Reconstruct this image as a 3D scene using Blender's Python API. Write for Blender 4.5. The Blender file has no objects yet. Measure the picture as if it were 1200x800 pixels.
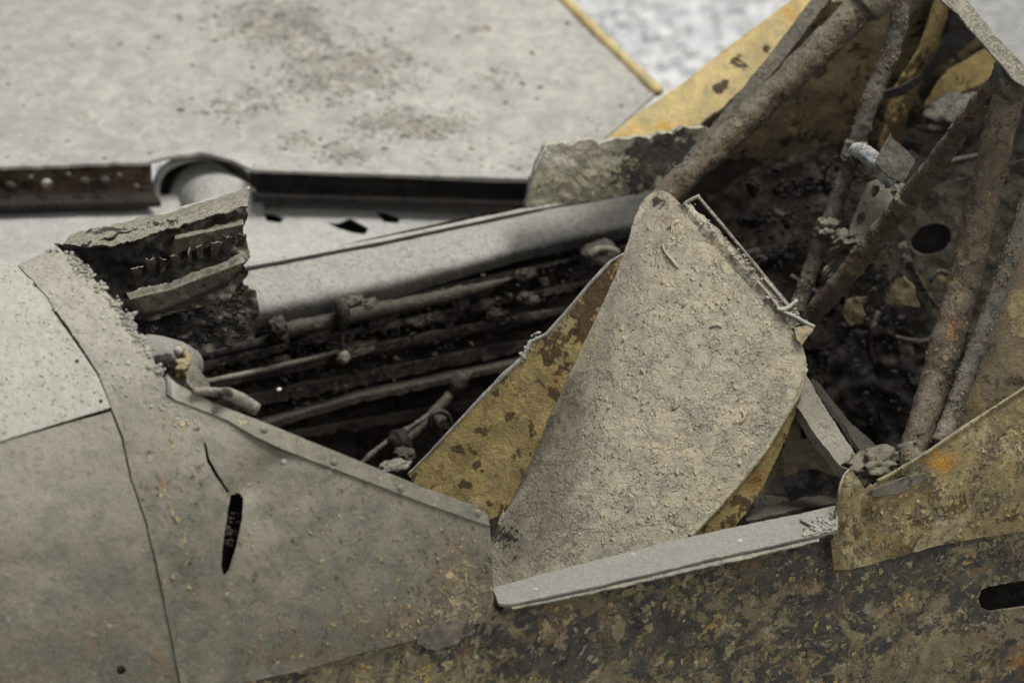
import bpy, math, random
import numpy as np
from mathutils import Vector, Matrix
from mathutils.geometry import delaunay_2d_cdt

random.seed(7); rng = np.random.default_rng(7)
S = bpy.context.scene
COL = S.collection
PXM = 0.00075; FPX = 5333.0; DIST = 4.0

# ------------------------------------------------------------------ camera
e, ps = math.radians(30), math.radians(25)
F_ = np.array([math.sin(ps)*math.cos(e), math.cos(ps)*math.cos(e), -math.sin(e)])
R_ = np.array([math.cos(ps), -math.sin(ps), 0.0])
U_ = np.array([math.sin(ps)*math.sin(e), math.cos(ps)*math.sin(e), math.cos(e)])
CAM = -DIST*(F_ + R_*(180/FPX) - U_*(250/FPX))
cd = bpy.data.cameras.new('camera'); cam = bpy.data.objects.new('camera', cd); COL.objects.link(cam)
cam.matrix_world = Matrix(((R_[0], U_[0], -F_[0], CAM[0]), (R_[1], U_[1], -F_[1], CAM[1]), (R_[2], U_[2], -F_[2], CAM[2]), (0, 0, 0, 1)))
cd.sensor_width = 36; cd.lens = 36*FPX/1200; cd.clip_start = .1; cd.clip_end = 100
cd.dof.use_dof = True; cd.dof.focus_distance = 4.13; cd.dof.aperture_fstop = 5.6
S.camera = cam

# ------------------------------------------------------------------ light (museum hall: big soft overhead lamp, plus an added front fill)
w = bpy.data.worlds.new('World'); S.world = w; w.use_nodes = True
w.node_tree.nodes['Background'].inputs[0].default_value = (.96, .97, 1, 1)
w.node_tree.nodes['Background'].inputs[1].default_value = .41
def area(name, loc, aim, size, power, col):
    l = bpy.data.lights.new(name, 'AREA'); l.shape = 'RECTANGLE'; l.size, l.size_y = size; l.energy = power; l.color = col
    o = bpy.data.objects.new(name, l); COL.objects.link(o); o.location = loc
    o.rotation_euler = (Vector(aim)-Vector(loc)).to_track_quat('-Z', 'Y').to_euler()
area('hall_or_fill_lamp', (1.25, .15, 3.6), (0, .4, 0), (1.7, 1.2), 215, (1, .98, .935))
area('hall_or_fill_lamp', (.9, -3.0, 2.9), (.1, .1, 0), (1.4, .9), 40, (1, .97, .92))  # added fill from the front, not a lamp of the hall
S.view_settings.view_transform = 'Standard'; S.view_settings.look = 'None'
S.view_settings.exposure = 0; S.view_settings.gamma = 1
S.render.engine = 'CYCLES'; S.cycles.max_bounces = 5; S.cycles.use_denoising = True

# ------------------------------------------------------------------ maths helpers
def nrm(v):
    v = np.asarray(v, float); return v/np.linalg.norm(v)
def rays(px, py):
    px = np.asarray(px, float); py = np.asarray(py, float)
    return F_*FPX + (px-600)[..., None]*R_ + (400-py)[..., None]*U_
def project(P):
    q = P-CAM; d = q@F_
    return 600+FPX*(q@R_)/d, 400-FPX*(q@U_)/d
def P(px, py, y):
    d = rays(px, py); t = (y-CAM[1])/d[1]
    return CAM+t*d
def PL(pts):
    return np.array([P(*p) for p in pts])

_perm = rng.permutation(4096)
_grad = rng.normal(size=(4096, 3)); _grad /= np.linalg.norm(_grad, axis=1)[:, None]
def noise3(p):
    i = np.floor(p).astype(np.int64); f = p-i; u = f*f*f*(f*(f*6-15)+10)
    out = 0
    for dx in (0, 1):
        for dy in (0, 1):
            for dz in (0, 1):
                h = _perm[(_perm[(_perm[(i[:, 0]+dx) & 4095]+i[:, 1]+dy) & 4095]+i[:, 2]+dz) & 4095]
                g = (_grad[h]*(f-np.array([dx, dy, dz]))).sum(1)
                wgt = (u[:, 0] if dx else 1-u[:, 0])*(u[:, 1] if dy else 1-u[:, 1])*(u[:, 2] if dz else 1-u[:, 2])
                out = out+g*wgt
    return out
def fbm(p, freq, oct=4, gain=.5, seed=0):
    p = np.asarray(p, float)*freq+seed*17.3+50; a = 1; s = 0
    for k in range(oct):
        s = s+a*noise3(p); p = p*2.03+3.1; a *= gain
    return s
def inpoly(x, y, poly):
    poly = np.asarray(poly, float); n = len(poly); r = np.zeros(len(x), bool); j = n-1
    for i in range(n):
        xi, yi = poly[i]; xj, yj = poly[j]
        if yi != yj:
            c = ((yi > y) != (yj > y)) & (x < (xj-xi)*(y-yi)/(yj-yi)+xi); r ^= c
        j = i
    return r
def smooth_poly(pts, n=8, closed=True):
    pts = np.asarray(pts, float); m = len(pts); out = []
    for i in range(m if closed else m-1):
        if closed: a, b, c, d = pts[i-1], pts[i], pts[(i+1) % m], pts[(i+2) % m]
        else: a, b, c, d = pts[max(i-1, 0)], pts[i], pts[i+1], pts[min(i+2, m-1)]
        for k in range(n):
            t = k/n
            out.append(.5*((2*b)+(c-a)*t+(2*a-5*b+4*c-d)*t*t+(3*b-a-3*c+d)*t**3))
    if not closed: out.append(pts[-1])
    return np.array(out)
def densify(poly, step, amp=0, seed=0, closed=True):
    poly = np.asarray(poly, float); out = []; n = len(poly)
    for i in range(n if closed else n-1):
        a = poly[i]; b = poly[(i+1) % n]; L = np.linalg.norm(b[:2]-a[:2]); k = max(1, int(L/step))
        for j in range(k): out.append(a+(b-a)*j/k)
    if not closed: out.append(poly[-1])
    out = np.array(out)
    if amp:
        q = np.c_[out[:, 0], out[:, 1], np.zeros(len(out))]
        out[:, 0] += amp*fbm(q, 1/14, 4, .75, seed+1); out[:, 1] += amp*fbm(q, 1/14, 4, .75, seed+9)
    return out

# ------------------------------------------------------------------ surfaces (return points and normals for picture rays)
YC, ZC, EA, EB = .31, -.15, .33, .41
def hull(off=0):
    a, b = EA+off, EB+off
    def f(px, py):
        d = rays(px, py); oy, oz = (CAM[1]-YC)/a, (CAM[2]-ZC)/b; dy, dz = d[:, 1]/a, d[:, 2]/b
        A = dy*dy+dz*dz; B = oy*dy+oz*dz; C = oy*oy+oz*oz-1
        D = np.maximum(B*B-A*C, 0); t = (-B-np.sqrt(D))/A
        Q = CAM+t[:, None]*d
        N = np.c_[np.zeros(len(Q)), (Q[:, 1]-YC)/a**2, (Q[:, 2]-ZC)/b**2]; N /= np.linalg.norm(N, axis=1)[:, None]
        return Q, N
    return f
def plane(p0, n):
    n = nrm(n)
    if n@F_ > 0: n = -n
    def f(px, py):
        d = rays(px, py); t = ((p0-CAM)@n)/(d@n)
        return CAM+t[:, None]*d, np.tile(n, (len(d), 1))
    return f
def plane3(a, b, c): return plane(a, np.cross(b-a, c-a))
def disp(surf, *terms, fn=None):       # terms: (amplitude m, frequency 1/m, octaves, seed)
    def f(px, py):
        Q, N = surf(px, py); h = 0
        for (a, fr, oc, sd) in terms: h = h+a*fbm(Q, fr, oc, .5, sd)
        Q = Q+N*np.reshape(h, (-1, 1))
        if fn is not None:
            d = rays(px, py); d = d/np.linalg.norm(d, axis=1)[:, None]; Q = Q+d*(fn(px, py)/(N*d).sum(1))[:, None]
        return Q, N
    return f
def blobs(lst, warp=8):
    def f(px, py):
        q = np.c_[px, py, np.zeros(len(px))]
        x = px+warp*fbm(q, 1/25, 3, .6, 3); y = py+warp*fbm(q, 1/25, 3, .6, 5); s = np.zeros(len(px))
        for b in lst:
            bx, by, rx, ry, a = b if len(b) == 5 else (b[0], b[1], b[2], b[2], b[3])
            s += a*np.exp(-((x-bx)/rx)**2-((y-by)/ry)**2)
        return s
    return f

# ------------------------------------------------------------------ mesh builders
def link(name, me, parent, mat, kind=None, label=None):
    o = bpy.data.objects.new(name, me); COL.objects.link(o)
    if mat: me.materials.append(mat)
    if parent:
        o.parent = parent
        if parent.type == 'EMPTY': o.location = -parent.location
    if kind: o['kind'] = kind
    if label: o['label'] = label
    return o
def set_attrs(me, V, attrs):
    if not attrs: return
    px, py = project(V)
    for k, fn in attrs.items():
        a = me.attributes.new(k, 'FLOAT', 'POINT'); a.data.foreach_set('value', np.asarray(fn(px, py), np.float32))
def mesh(name, V, faces, parent, mat, smooth=True, attrs=None, kind=None, label=None):
    me = bpy.data.meshes.new(name); V = np.asarray(V, float)
    me.from_pydata(V.tolist(), [], faces if isinstance(faces, list) else faces.tolist())
    if smooth: me.polygons.foreach_set('use_smooth', [True]*len(me.polygons))
    set_attrs(me, V, attrs); me.update()
    return link(name, me, parent, mat, kind, label)
def sheet(name, outline, surf, parent, mat, res=5, holes=(), thick=.0015, rag=1.2, attrs=None, label=None, seed=0, kind=None):
    ol = densify(outline, res, rag, seed); hs = [densify(h, res*.8, rag*.7, seed+4) for h in holes]
    x0, y0 = ol.min(0); x1, y1 = ol.max(0)
    gx, gy = np.meshgrid(np.arange(x0+res/2, x1, res), np.arange(y0+res/2, y1, res*.87))
    gx[1::2] += res/2; gx = gx.ravel()+rng.uniform(-.2, .2, gx.size)*res; gy = gy.ravel()+rng.uniform(-.2, .2, gy.size)*res
    k = inpoly(gx, gy, ol)
    for h in hs: k &= ~inpoly(gx, gy, h)
    # keep grid points off the outline
    allb = np.vstack([ol]+hs); g = np.c_[gx[k], gy[k]]
    keep = np.ones(len(g), bool)
    for s in range(0, len(g), 4000):
        dd = ((g[s:s+4000, None, :]-allb[None])**2).sum(2).min(1); keep[s:s+4000] = dd > (res*.45)**2
    g = g[keep]
    pts = [Vector(p) for p in allb]+[Vector(p) for p in g]; ed = []; off = 0
    for lp in [ol]+hs:
        n = len(lp); ed += [(off+i, off+(i+1) % n) for i in range(n)]; off += n
    vs, es, fs, *_ = delaunay_2d_cdt(pts, ed, [], 0, 1e-5)
    v2 = np.array([tuple(v) for v in vs]); fs = np.array(fs); c = v2[fs].mean(1)
    k = inpoly(c[:, 0], c[:, 1], ol)
    for h in hs: k &= ~inpoly(c[:, 0], c[:, 1], h)
    fs = fs[k]
    a, b, c3 = v2[fs[:, 0]], v2[fs[:, 1]], v2[fs[:, 2]]
    area2 = (b[:, 0]-a[:, 0])*(c3[:, 1]-a[:, 1])-(b[:, 1]-a[:, 1])*(c3[:, 0]-a[:, 0])
    fs[area2 > 0] = fs[area2 > 0][:, ::-1]
    # boundary edges
    E = np.vstack([fs[:, [0, 1]], fs[:, [1, 2]], fs[:, [2, 0]]]); key = np.sort(E, 1)
    uq, idx, cnt = np.unique(key, axis=0, return_index=True, return_counts=True); B = E[idx[cnt == 1]]
    Q, N = surf(v2[:, 0], v2[:, 1]); n = len(Q); K = Q-N*thick
    V = np.vstack([Q, K, Q, K])
    F = fs.tolist()+(fs[:, ::-1]+n).tolist()+[[int(q[1])+2*n, int(q[0])+2*n, int(q[0])+3*n, int(q[1])+3*n] for q in B]
    return mesh(name, V, F, parent, mat, True, attrs, kind, label)
def resample(L, n):
    L = np.asarray(L, float); s = np.r_[0, np.cumsum(np.linalg.norm(np.diff(L, axis=0), axis=1))]; t = np.linspace(0, s[-1], n)
    return np.c_[[np.interp(t, s, L[:, i]) for i in range(3)]].T
def loft(name, rails, parent, mat, step=.003, thick=.0015, terms=(), attrs=None, label=None, smooth=False, kind=None, sub=None, rag=0):
    R3 = [PL(r) if not isinstance(r, np.ndarray) else r for r in rails]
    if smooth: R3 = [smooth_poly(r, 6, False) for r in R3]
    L = max(np.linalg.norm(np.diff(r, axis=0), axis=1).sum() for r in R3); n = max(2, int(L/step))
    R3 = [resample(r, n) for r in R3]; rows = []
    for a, b in zip(R3[:-1], R3[1:]):
        m = sub or max(1, int(np.linalg.norm(a-b, axis=1).mean()/step))
        for k in range(m): rows.append(a+(b-a)*k/m)
    rows.append(R3[-1]); G = np.array(rows); m = len(G)
    dv = np.gradient(G, axis=0); du = np.gradient(G, axis=1); N = np.cross(du, dv); N /= (np.linalg.norm(N, axis=2)[..., None]+1e-12)
    if (N.reshape(-1, 3)@F_).mean() > 0: N = -N
    Q = G.reshape(-1, 3); N = N.reshape(-1, 3); h = np.zeros(len(Q))
    for (a, fr, oc, sd) in terms: h = h+a*fbm(Q, fr, oc, .5, sd)
    if rag:
        j = rag*fbm(Q, 90, 3, .7, 12); Q = Q+np.outer(j, U_)*(np.repeat([1]+[0]*(m-2)+[1], n))[:, None]
    Q = Q+N*h[:, None]; K = Q-N*thick; nn = len(Q)
    i, j = np.meshgrid(np.arange(m-1), np.arange(n-1), indexing='ij'); a = (i*n+j).ravel()
    f = np.c_[a, a+1, a+n+1, a+n]
    nf = np.cross(Q[f[0, 1]]-Q[f[0, 0]], Q[f[0, 2]]-Q[f[0, 0]])
    if nf@N[f[0, 0]] < 0: f = f[:, ::-1]
    bd = list(range(n))+[r*n+n-1 for r in range(1, m)]+[(m-1)*n+q for q in range(n-2, -1, -1)]+[r*n for r in range(m-2, 0, -1)]
    V = np.vstack([Q, K, Q, K])
    F = f.tolist()+(f[:, ::-1]+nn).tolist()+[[bd[q]+2*nn, bd[(q+1) % len(bd)]+2*nn, bd[(q+1) % len(bd)]+3*nn, bd[q]+3*nn] for q in range(len(bd))]
    return mesh(name, V, F, parent, mat, True, attrs, kind, label)
def tube(name, path, rad, parent, mat, seg=20, step=.003, rough=.0008, freq=60, squash=1, label=None, attrs=None, smooth=True, kind=None, hollow=0, seed=0, p3=False):
    L = np.asarray(path) if p3 else PL(path)
    if smooth and len(L) > 2: L = smooth_poly(L, 6, False)
    n = max(2, int(np.linalg.norm(np.diff(L, axis=0), axis=1).sum()/step)); nr = len(rad) if hasattr(rad, '__len__') else 0
    C = resample(L, n); T = np.gradient(C, axis=0); T /= np.linalg.norm(T, axis=1)[:, None]
    r = np.interp(np.linspace(0, 1, n), np.linspace(0, 1, nr), rad) if nr else np.full(n, rad)
    A = np.cross(T, F_); A /= np.linalg.norm(A, axis=1)[:, None]; B = np.cross(T, A)
    th = np.linspace(0, 2*np.pi, seg, endpoint=False)
    D = A[:, None]*np.cos(th)[None, :, None]+B[:, None]*np.sin(th)[None, :, None]*squash
    Q = (C[:, None]+D*r[:, None, None]).reshape(-1, 3)
    if rough:
        h = rough*fbm(Q, freq, 4, .6, seed)+rough*1.2*fbm(Q, freq*.3, 2, .5, seed+2); Q = Q+D.reshape(-1, 3)*h[:, None]
    F = [[a*seg+b, a*seg+(b+1) % seg, (a+1)*seg+(b+1) % seg, (a+1)*seg+b] for a in range(n-1) for b in range(seg)]
    if hollow:
        I = (C[:, None]+D*(r[:, None, None]*hollow)).reshape(-1, 3); k = len(Q); Q = np.vstack([Q, I])
        F += [[k+a*seg+b, k+(a+1)*seg+b, k+(a+1)*seg+(b+1) % seg, k+a*seg+(b+1) % seg] for a in range(n-1) for b in range(seg)]
        for b in range(seg):
            c = (b+1) % seg; F.append([b, k+b, k+c, c]); z = (n-1)*seg; F.append([z+b, z+c, k+z+c, k+z+b])
    else:
        F += [list(range(seg))[::-1], [(n-1)*seg+b for b in range(seg)]]
    return mesh(name, Q, F, parent, mat, True, attrs, kind, label)
_ico = None
def ico_unit():
    global _ico
    if _ico is None:
        import bmesh
        b = bmesh.new(); bmesh.ops.create_icosphere(b, subdivisions=1, radius=1); _ico = (np.array([v.co[:] for v in b.verts]), np.array([[v.index for v in f.verts] for f in b.faces])); b.free()
    return _ico
def crumbs(name, Q, size, parent, mat, label=None, kind='stuff', flat=.7, smooth=False):
    V0, F0 = ico_unit(); n = len(Q); sz = rng.uniform(size[0], size[1], n)*rng.uniform(.4, 1, n)
    V = V0[None]*sz[:, None, None]*rng.uniform(.65, 1.3, (n, len(V0), 1))*rng.uniform(.6, 1.4, (n, 1, 3)); V[..., 2] *= flat
    V = V+Q[:, None]; F = (F0[None]+(np.arange(n)*len(V0))[:, None, None]).reshape(-1, 3)
    return mesh(name, V.reshape(-1, 3), F, parent, mat, smooth, None, kind, label)
def pick(poly, n, dens=None):
    poly = np.asarray(poly, float); x0, y0 = poly.min(0); x1, y1 = poly.max(0); xs = np.empty(0); ys = np.empty(0)
    while len(xs) < n:
        x = rng.uniform(x0, x1, n*3); y = rng.uniform(y0, y1, n*3); k = inpoly(x, y, poly)
        if dens is not None: k &= rng.uniform(0, 1, len(x)) < dens(x, y)
        xs = np.r_[xs, x[k]]; ys = np.r_[ys, y[k]]
    return xs[:n], ys[:n]
def flakes(name, poly, surf, n, size, lift, parent, mats, dens=None, label=None, attrs=None):
    mats = mats if isinstance(mats, (list, tuple)) else [mats]
    px, py = pick(poly, n, dens) if poly is not None else (None, None)
    Q, N = surf(px, py); m = 7
    r = rng.normal(size=(n, 3)); T = r-(r*N).sum(1)[:, None]*N; T /= np.linalg.norm(T, axis=1)[:, None]; B = np.cross(N, T)
    s = rng.uniform(size[0], size[1], n)**1.0*rng.uniform(.5, 1, n); th = np.sort(rng.uniform(0, 2*np.pi, (n, m)), 1)*.35+np.linspace(0, 2*np.pi, m, endpoint=False)*.65
    rr = rng.uniform(.45, 1.2, (n, m)); asp = rng.uniform(.35, 1, n)[:, None]
    u = np.cos(th)*rr; v = np.sin(th)*rr*asp; lf = rng.uniform(lift[0], lift[1], n)[:, None]
    h = .0002+lf*np.clip(u+.4, 0, 2)**1.6*rng.uniform(.5, 1.2, (n, m))
    rim = Q[:, None]+T[:, None]*(u*s[:, None])[..., None]+B[:, None]*(v*s[:, None])[..., None]+N[:, None]*h[..., None]
    cen = (Q+N*(.0002+lf*.25))[:, None]; base = rim-N[:, None]*.0004-N[:, None]*np.minimum(h, .0003)[..., None]
    V = np.concatenate([cen, rim, base], 1); k = 2*m+1; F = []
    for j in range(m):
        a, b = 1+j, 1+(j+1) % m; F += [[0, a, b], [a, a+m, b+m], [a, b+m, b]]
    F = (np.array(F)[None]+(np.arange(n)*k)[:, None, None]).reshape(-1, 3)
    o = mesh(name, V.reshape(-1, 3), F, parent, mats[0], False, attrs, 'stuff', label)
    for mm in mats[1:]: o.data.materials.append(mm)
    o.data.polygons.foreach_set('material_index', np.repeat(rng.integers(0, len(mats), n), 3*m).astype(np.int32)); return o
def rivet(px, py, surf, r, parent, mat, name='rivet', h=.5):
    Q, N = surf(np.array([px]), np.array([py])); q, n = Q[0], N[0]
    T = nrm(np.cross(n, [0.3, .2, .9])); B = np.cross(n, T); V = []; m = 10
    for k, (rr, hh) in enumerate(((1, 0), (.92, .35), (.6, .8))):
        for j in range(m):
            a = 2*np.pi*j/m; V.append(q+(T*math.cos(a)+B*math.sin(a))*r*rr+n*r*h*hh)
    V.append(q+n*r*h)
    F = [[k*m+j, k*m+(j+1) % m, (k+1)*m+(j+1) % m, (k+1)*m+j] for k in range(2) for j in range(m)]+[[2*m+j, 2*m+(j+1) % m, 3*m] for j in range(m)]
    return mesh(name, V, F, parent, mat)

# ------------------------------------------------------------------ materials
class NG:
    def __init__(s, name):
        s.m = bpy.data.materials.new(name); s.m.use_nodes = True; s.t = s.m.node_tree; s.b = s.t.nodes['Principled BSDF']
    def n(s, ty, **kw):
        x = s.t.nodes.new(ty)
        for k, v in kw.items(): setattr(x, k, v)
        return x
    def set(s, sock, v):
        if isinstance(v, bpy.types.NodeSocket): s.t.links.new(v, sock)
        elif isinstance(v, (tuple, list)): sock.default_value = (*v, 1) if len(v) == 3 and sock.type == 'RGBA' else v
        else: sock.default_value = v
    def math(s, op, a, b=0., clamp=False):
        x = s.n('ShaderNodeMath', operation=op, use_clamp=clamp); s.set(x.inputs[0], a); s.set(x.inputs[1], b); return x.outputs[0]
    def step(s, v, lo, hi, a=0., b=1.):
        x = s.n('ShaderNodeMapRange', interpolation_type='SMOOTHSTEP'); s.set(x.inputs[0], v); s.set(x.inputs[1], lo); s.set(x.inputs[2], hi); s.set(x.inputs[3], a); s.set(x.inputs[4], b); return x.outputs[0]
    def mix(s, f, a, b, bt='MIX'):
        x = s.n('ShaderNodeMix', data_type='RGBA', blend_type=bt); s.set(x.inputs[0], f); s.set(x.inputs[6], a); s.set(x.inputs[7], b); return x.outputs[2]
    def noise(s, P, sc, det=5, ro=.6, dist=0.):
        x = s.n('ShaderNodeTexNoise'); s.set(x.inputs['Vector'], P); x.inputs['Scale'].default_value = sc; x.inputs['Detail'].default_value = det; x.inputs['Roughness'].default_value = ro; x.inputs['Distortion'].default_value = dist; return x.outputs['Fac']
    def attr(s, name):
        return s.n('ShaderNodeAttribute', attribute_name=name).outputs['Fac']
def aged(name, paint, paint2, base, base2, peel=.5, scale=55, patch=(.3, .25, .12), patch_thr=.72, dust=(.36, .35, .32), dustiness=.6, dust_lo=.2, dust_hi=.9,
         stain=(.25, .12, .035), bump=1., grain=.25, rough=.9, edge=.02, crackle=0., soot=(.022, .02, .018), extra=(), fine=1.):
    g = NG(name); tc = g.n('ShaderNodeTexCoord'); Pn = tc.outputs['Object']
    A = g.noise(Pn, scale, 8, .62, .5); B = g.noise(Pn, scale*3.7, 6, .65, .3); Cc = g.noise(Pn, 9, 4, .6); D = g.noise(Pn, 520, 4, .7); Fm = g.noise(Pn, scale*1.9+7, 8, .65, .8)
    fld = g.math('ADD', g.math('MULTIPLY', A, .62), g.math('MULTIPLY', B, .38))
    wear = g.attr('wear'); thr = g.math('SUBTRACT', peel, g.math('MULTIPLY', wear, .25))
    m1 = g.step(fld, g.math('SUBTRACT', thr, edge), g.math('ADD', thr, edge))
    col = g.mix(g.step(Cc, .35, .65), paint, paint2)
    col = g.mix(g.step(B, .35, .65, 0., .5), col, paint2)
    bs = g.mix(g.step(Fm, .42, .6), base, base2)
    col = g.mix(m1, col, bs)
    pt = g.math('SUBTRACT', patch_thr, g.math('MULTIPLY', g.attr('patch'), .3))
    m2 = g.step(Fm, pt, g.math('ADD', pt, .03)); G2 = g.noise(Pn, scale*.8+31, 3, .6, 1.); col = g.mix(m2, col, g.mix(g.step(G2, .4, .58), patch, tuple(.45*p+.35*q for p, q in zip(patch, paint))))
    G3 = g.noise(Pn, 38, 5, .7, .6); mo = g.step(G3, .3, .7, .68, 1.22); cm = g.n('ShaderNodeCombineColor')
    g.t.links.new(mo, cm.inputs[0]); g.set(cm.inputs[1], g.math('ADD', g.math('MULTIPLY', mo, .9), .1)); g.set(cm.inputs[2], g.math('ADD', g.math('MULTIPLY', mo, .75), .25)); col = g.mix(1., col, cm.outputs[0], 'MULTIPLY')
    eh = []
    for (es, eo, et, ew, ec, eb) in extra:
        mp = g.n('ShaderNodeVectorMath', operation='ADD'); g.t.links.new(Pn, mp.inputs[0]); mp.inputs[1].default_value = (eo, eo*.7, -eo)
        en = g.noise(mp.outputs[0], es, 7, .62, .7); em = g.step(en, et, et+ew); col = g.mix(g.math('MULTIPLY', em, .9), col, ec); eh.append((em, eb))
    # dust settles on what faces up
    geo = g.n('ShaderNodeNewGeometry'); sp = g.n('ShaderNodeSeparateXYZ'); g.t.links.new(geo.outputs['Normal'], sp.inputs[0])
    dz = g.step(g.math('ADD', sp.outputs['Z'], g.math('MULTIPLY', g.math('SUBTRACT', B, .5), .7)), dust_lo, dust_hi)
    dn = g.math('ADD', g.math('MULTIPLY', dz, dustiness), g.attr('dust'), clamp=True)
    dn = g.math('MULTIPLY', dn, g.step(A, .25, .6, .75, 1.))
    dcol = g.mix(g.step(B, .35, .7), dust, tuple(c*.8 for c in dust))
    col = g.mix(dn, col, dcol)
    fl = g.math('MULTIPLY', g.attr('film_shade'), g.step(G3, .25, .6, .45, 1.), clamp=True); col = g.mix(fl, col, (.105, .095, .075))
    sa = g.attr('stain'); st = g.step(g.math('ADD', sa, g.math('MULTIPLY', g.math('MULTIPLY', g.math('SUBTRACT', Fm, .5), 2.), g.step(sa, .02, .25))), .2, .75, 0., .8); col = g.mix(st, col, stain)
    so_ = g.attr('soot'); dk = g.step(g.math('ADD', so_, g.math('MULTIPLY', g.math('MULTIPLY', g.math('SUBTRACT', g.math('ADD', g.math('MULTIPLY', Fm, .5), g.math('MULTIPLY', B, .5)), .5), 5.), g.step(so_, .03, .3))), .40, .60, 0., .88); col = g.mix(dk, col, soot)
    gr = g.step(D, .25, .75, 1-grain, 1+grain*.6); cb = g.n('ShaderNodeCombineColor')
    for i in range(3): g.t.links.new(gr, cb.inputs[i])
    col = g.mix(1., col, cb.outputs[0], 'MULTIPLY')
    g.set(g.b.inputs['Base Color'], col); g.b.inputs['Roughness'].default_value = rough; g.b.inputs['Specular IOR Level'].default_value = .18
    h = g.math('MULTIPLY', m1, -.0009*bump)
    h = g.math('ADD', h, g.math('MULTIPLY', m2, .0006*bump))
    h = g.math('ADD', h, g.math('MULTIPLY', B, .0016*bump*fine)); h = g.math('ADD', h, g.math('MULTIPLY', D, .00035*bump)); h = g.math('ADD', h, g.math('MULTIPLY', Fm, .0015*bump*fine)); h = g.math('ADD', h, g.math('MULTIPLY', G3, .0022*bump))
    for em, eb in eh: h = g.math('ADD', h, g.math('MULTIPLY', em, .0006*eb))
    if crackle:
        vo = g.n('ShaderNodeTexVoronoi', feature='DISTANCE_TO_EDGE'); wv = g.n('ShaderNodeVectorMath', operation='ADD')
        nz = g.n('ShaderNodeTexNoise'); g.set(nz.inputs['Vector'], Pn); nz.inputs['Scale'].default_value = 70; nz.inputs['Detail'].default_value = 4
        sc = g.n('ShaderNodeVectorMath', operation='SCALE'); g.t.links.new(nz.outputs['Color'], sc.inputs[0]); sc.inputs['Scale'].default_value = .03
        g.t.links.new(Pn, wv.inputs[0]); g.t.links.new(sc.outputs[0], wv.inputs[1]); g.t.links.new(wv.outputs[0], vo.inputs['Vector']); vo.inputs['Scale'].default_value = 52
        cr = g.math('MULTIPLY', g.step(vo.outputs['Distance'], 0., .09, 1., 0.), g.step(A, .4, .62)); h = g.math('SUBTRACT', h, g.math('MULTIPLY', cr, .0009*crackle))
        G5 = g.noise(Pn, 52, 9, .66, .8); h = g.math('ADD', h, g.math('MULTIPLY', g.step(G5, .52, .535), .0006*crackle)); h = g.math('ADD', h, g.math('MULTIPLY', g.step(G5, .60, .61), .0005*crackle))
    bp = g.n('ShaderNodeBump'); bp.inputs['Strength'].default_value = 1; bp.inputs['Distance'].default_value = 1.
    g.t.links.new(h, bp.inputs['Height']); g.t.links.new(bp.outputs[0], g.b.inputs['Normal'])
    return g.m

DG = (.40, .39, .355)
M = {}
M['wing'] = aged('dusty_wing_skin', (.365, .355, .32), (.31, .30, .272), (.15, .14, .115), (.20, .185, .15), peel=.62, scale=30, patch=(.46, .44, .39), patch_thr=.68, dust=(.385, .376, .345), dustiness=.3, bump=1., edge=.05, grain=.1, extra=[(26, 2.2, .56, .1, (.26, .25, .215), -.3), (60, 5.2, .64, .06, (.17, .16, .13), -.4)])
M['root'] = aged('dusty_root_skin', (.41, .405, .375), (.355, .35, .32), (.2, .2, .16), (.15, .15, .11), peel=.70, scale=40, patch=(.5, .49, .45), patch_thr=.7, dust=(.43, .425, .395), dustiness=.6, bump=1.2)
M['cowl'] = aged('dusty_cowling', (.26, .245, .20), (.215, .205, .17), (.14, .12, .085), (.19, .15, .09), peel=.65, scale=45, patch=(.32, .28, .19), patch_thr=.66, dust=(.375, .366, .325), dustiness=.95, dust_lo=.15, dust_hi=.85, bump=.55, grain=.15)
M['side'] = aged('dusty_side_skin', (.172, .158, .12), (.14, .13, .10), (.135, .11, .078), (.155, .12, .08), peel=.62, scale=38, edge=.06, extra=[(22, 2.1, .58, .1, (.165, .145, .11), .2), (60, 4.4, .64, .05, (.23, .195, .13), .5), (130, 6.4, .60, .05, (.11, .10, .075), -.5), (150, 3.4, .62, .05, (.25, .235, .19), .5)], patch=(.36, .30, .17), patch_thr=.66, dust=(.33, .315, .265), dustiness=.65, dust_lo=.42, dust_hi=1.05, bump=.8, grain=.18)
M['corr'] = aged('corroded_skin', (.20, .162, .09), (.145, .12, .078), (.052, .048, .043), (.09, .08, .062), peel=.50, scale=21, patch=(.25, .20, .105), patch_thr=.61, dust=(.33, .32, .27), dustiness=.4, dust_lo=.4, dust_hi=1., bump=1.4, grain=.35, extra=[(20, 2.1, .57, .06, (.16, .11, .065), .4), (28, 5.3, .56, .06, (.225, .185, .11), .6), (34, 1.7, .58, .04, (.058, .056, .052), -.6), (60, 3.1, .60, .04, (.30, .25, .14), .8), (75, 4.4, .62, .03, (.27, .25, .19), .6), (45, 6.2, .64, .03, (.36, .25, .085), .6), (110, 9.2, .60, .04, (.04, .038, .034), -.5)])
M['plate'] = aged('ochre_corroded_plate', (.23, .18, .085), (.17, .135, .068), (.055, .043, .026), (.10, .06, .022), peel=.56, scale=36, patch=(.32, .27, .13), patch_thr=.62, dust=(.33, .31, .24), dustiness=.5, dust_lo=.4, dust_hi=1., stain=(.34, .165, .025), bump=1.3, grain=.3, extra=[(16, 2.1, .56, .06, (.12, .085, .035), .2), (26, 5.3, .60, .05, (.27, .215, .10), .6), (34, 1.7, .58, .04, (.075, .06, .04), -.5), (20, 9.7, .56, .04, (.27, .23, .13), .4), (110, 9.2, .60, .04, (.07, .06, .04), -.5), (60, 3.3, .60, .04, (.21, .18, .11), .5), (90, 4.4, .64, .03, (.33, .29, .17), .5)])
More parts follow.
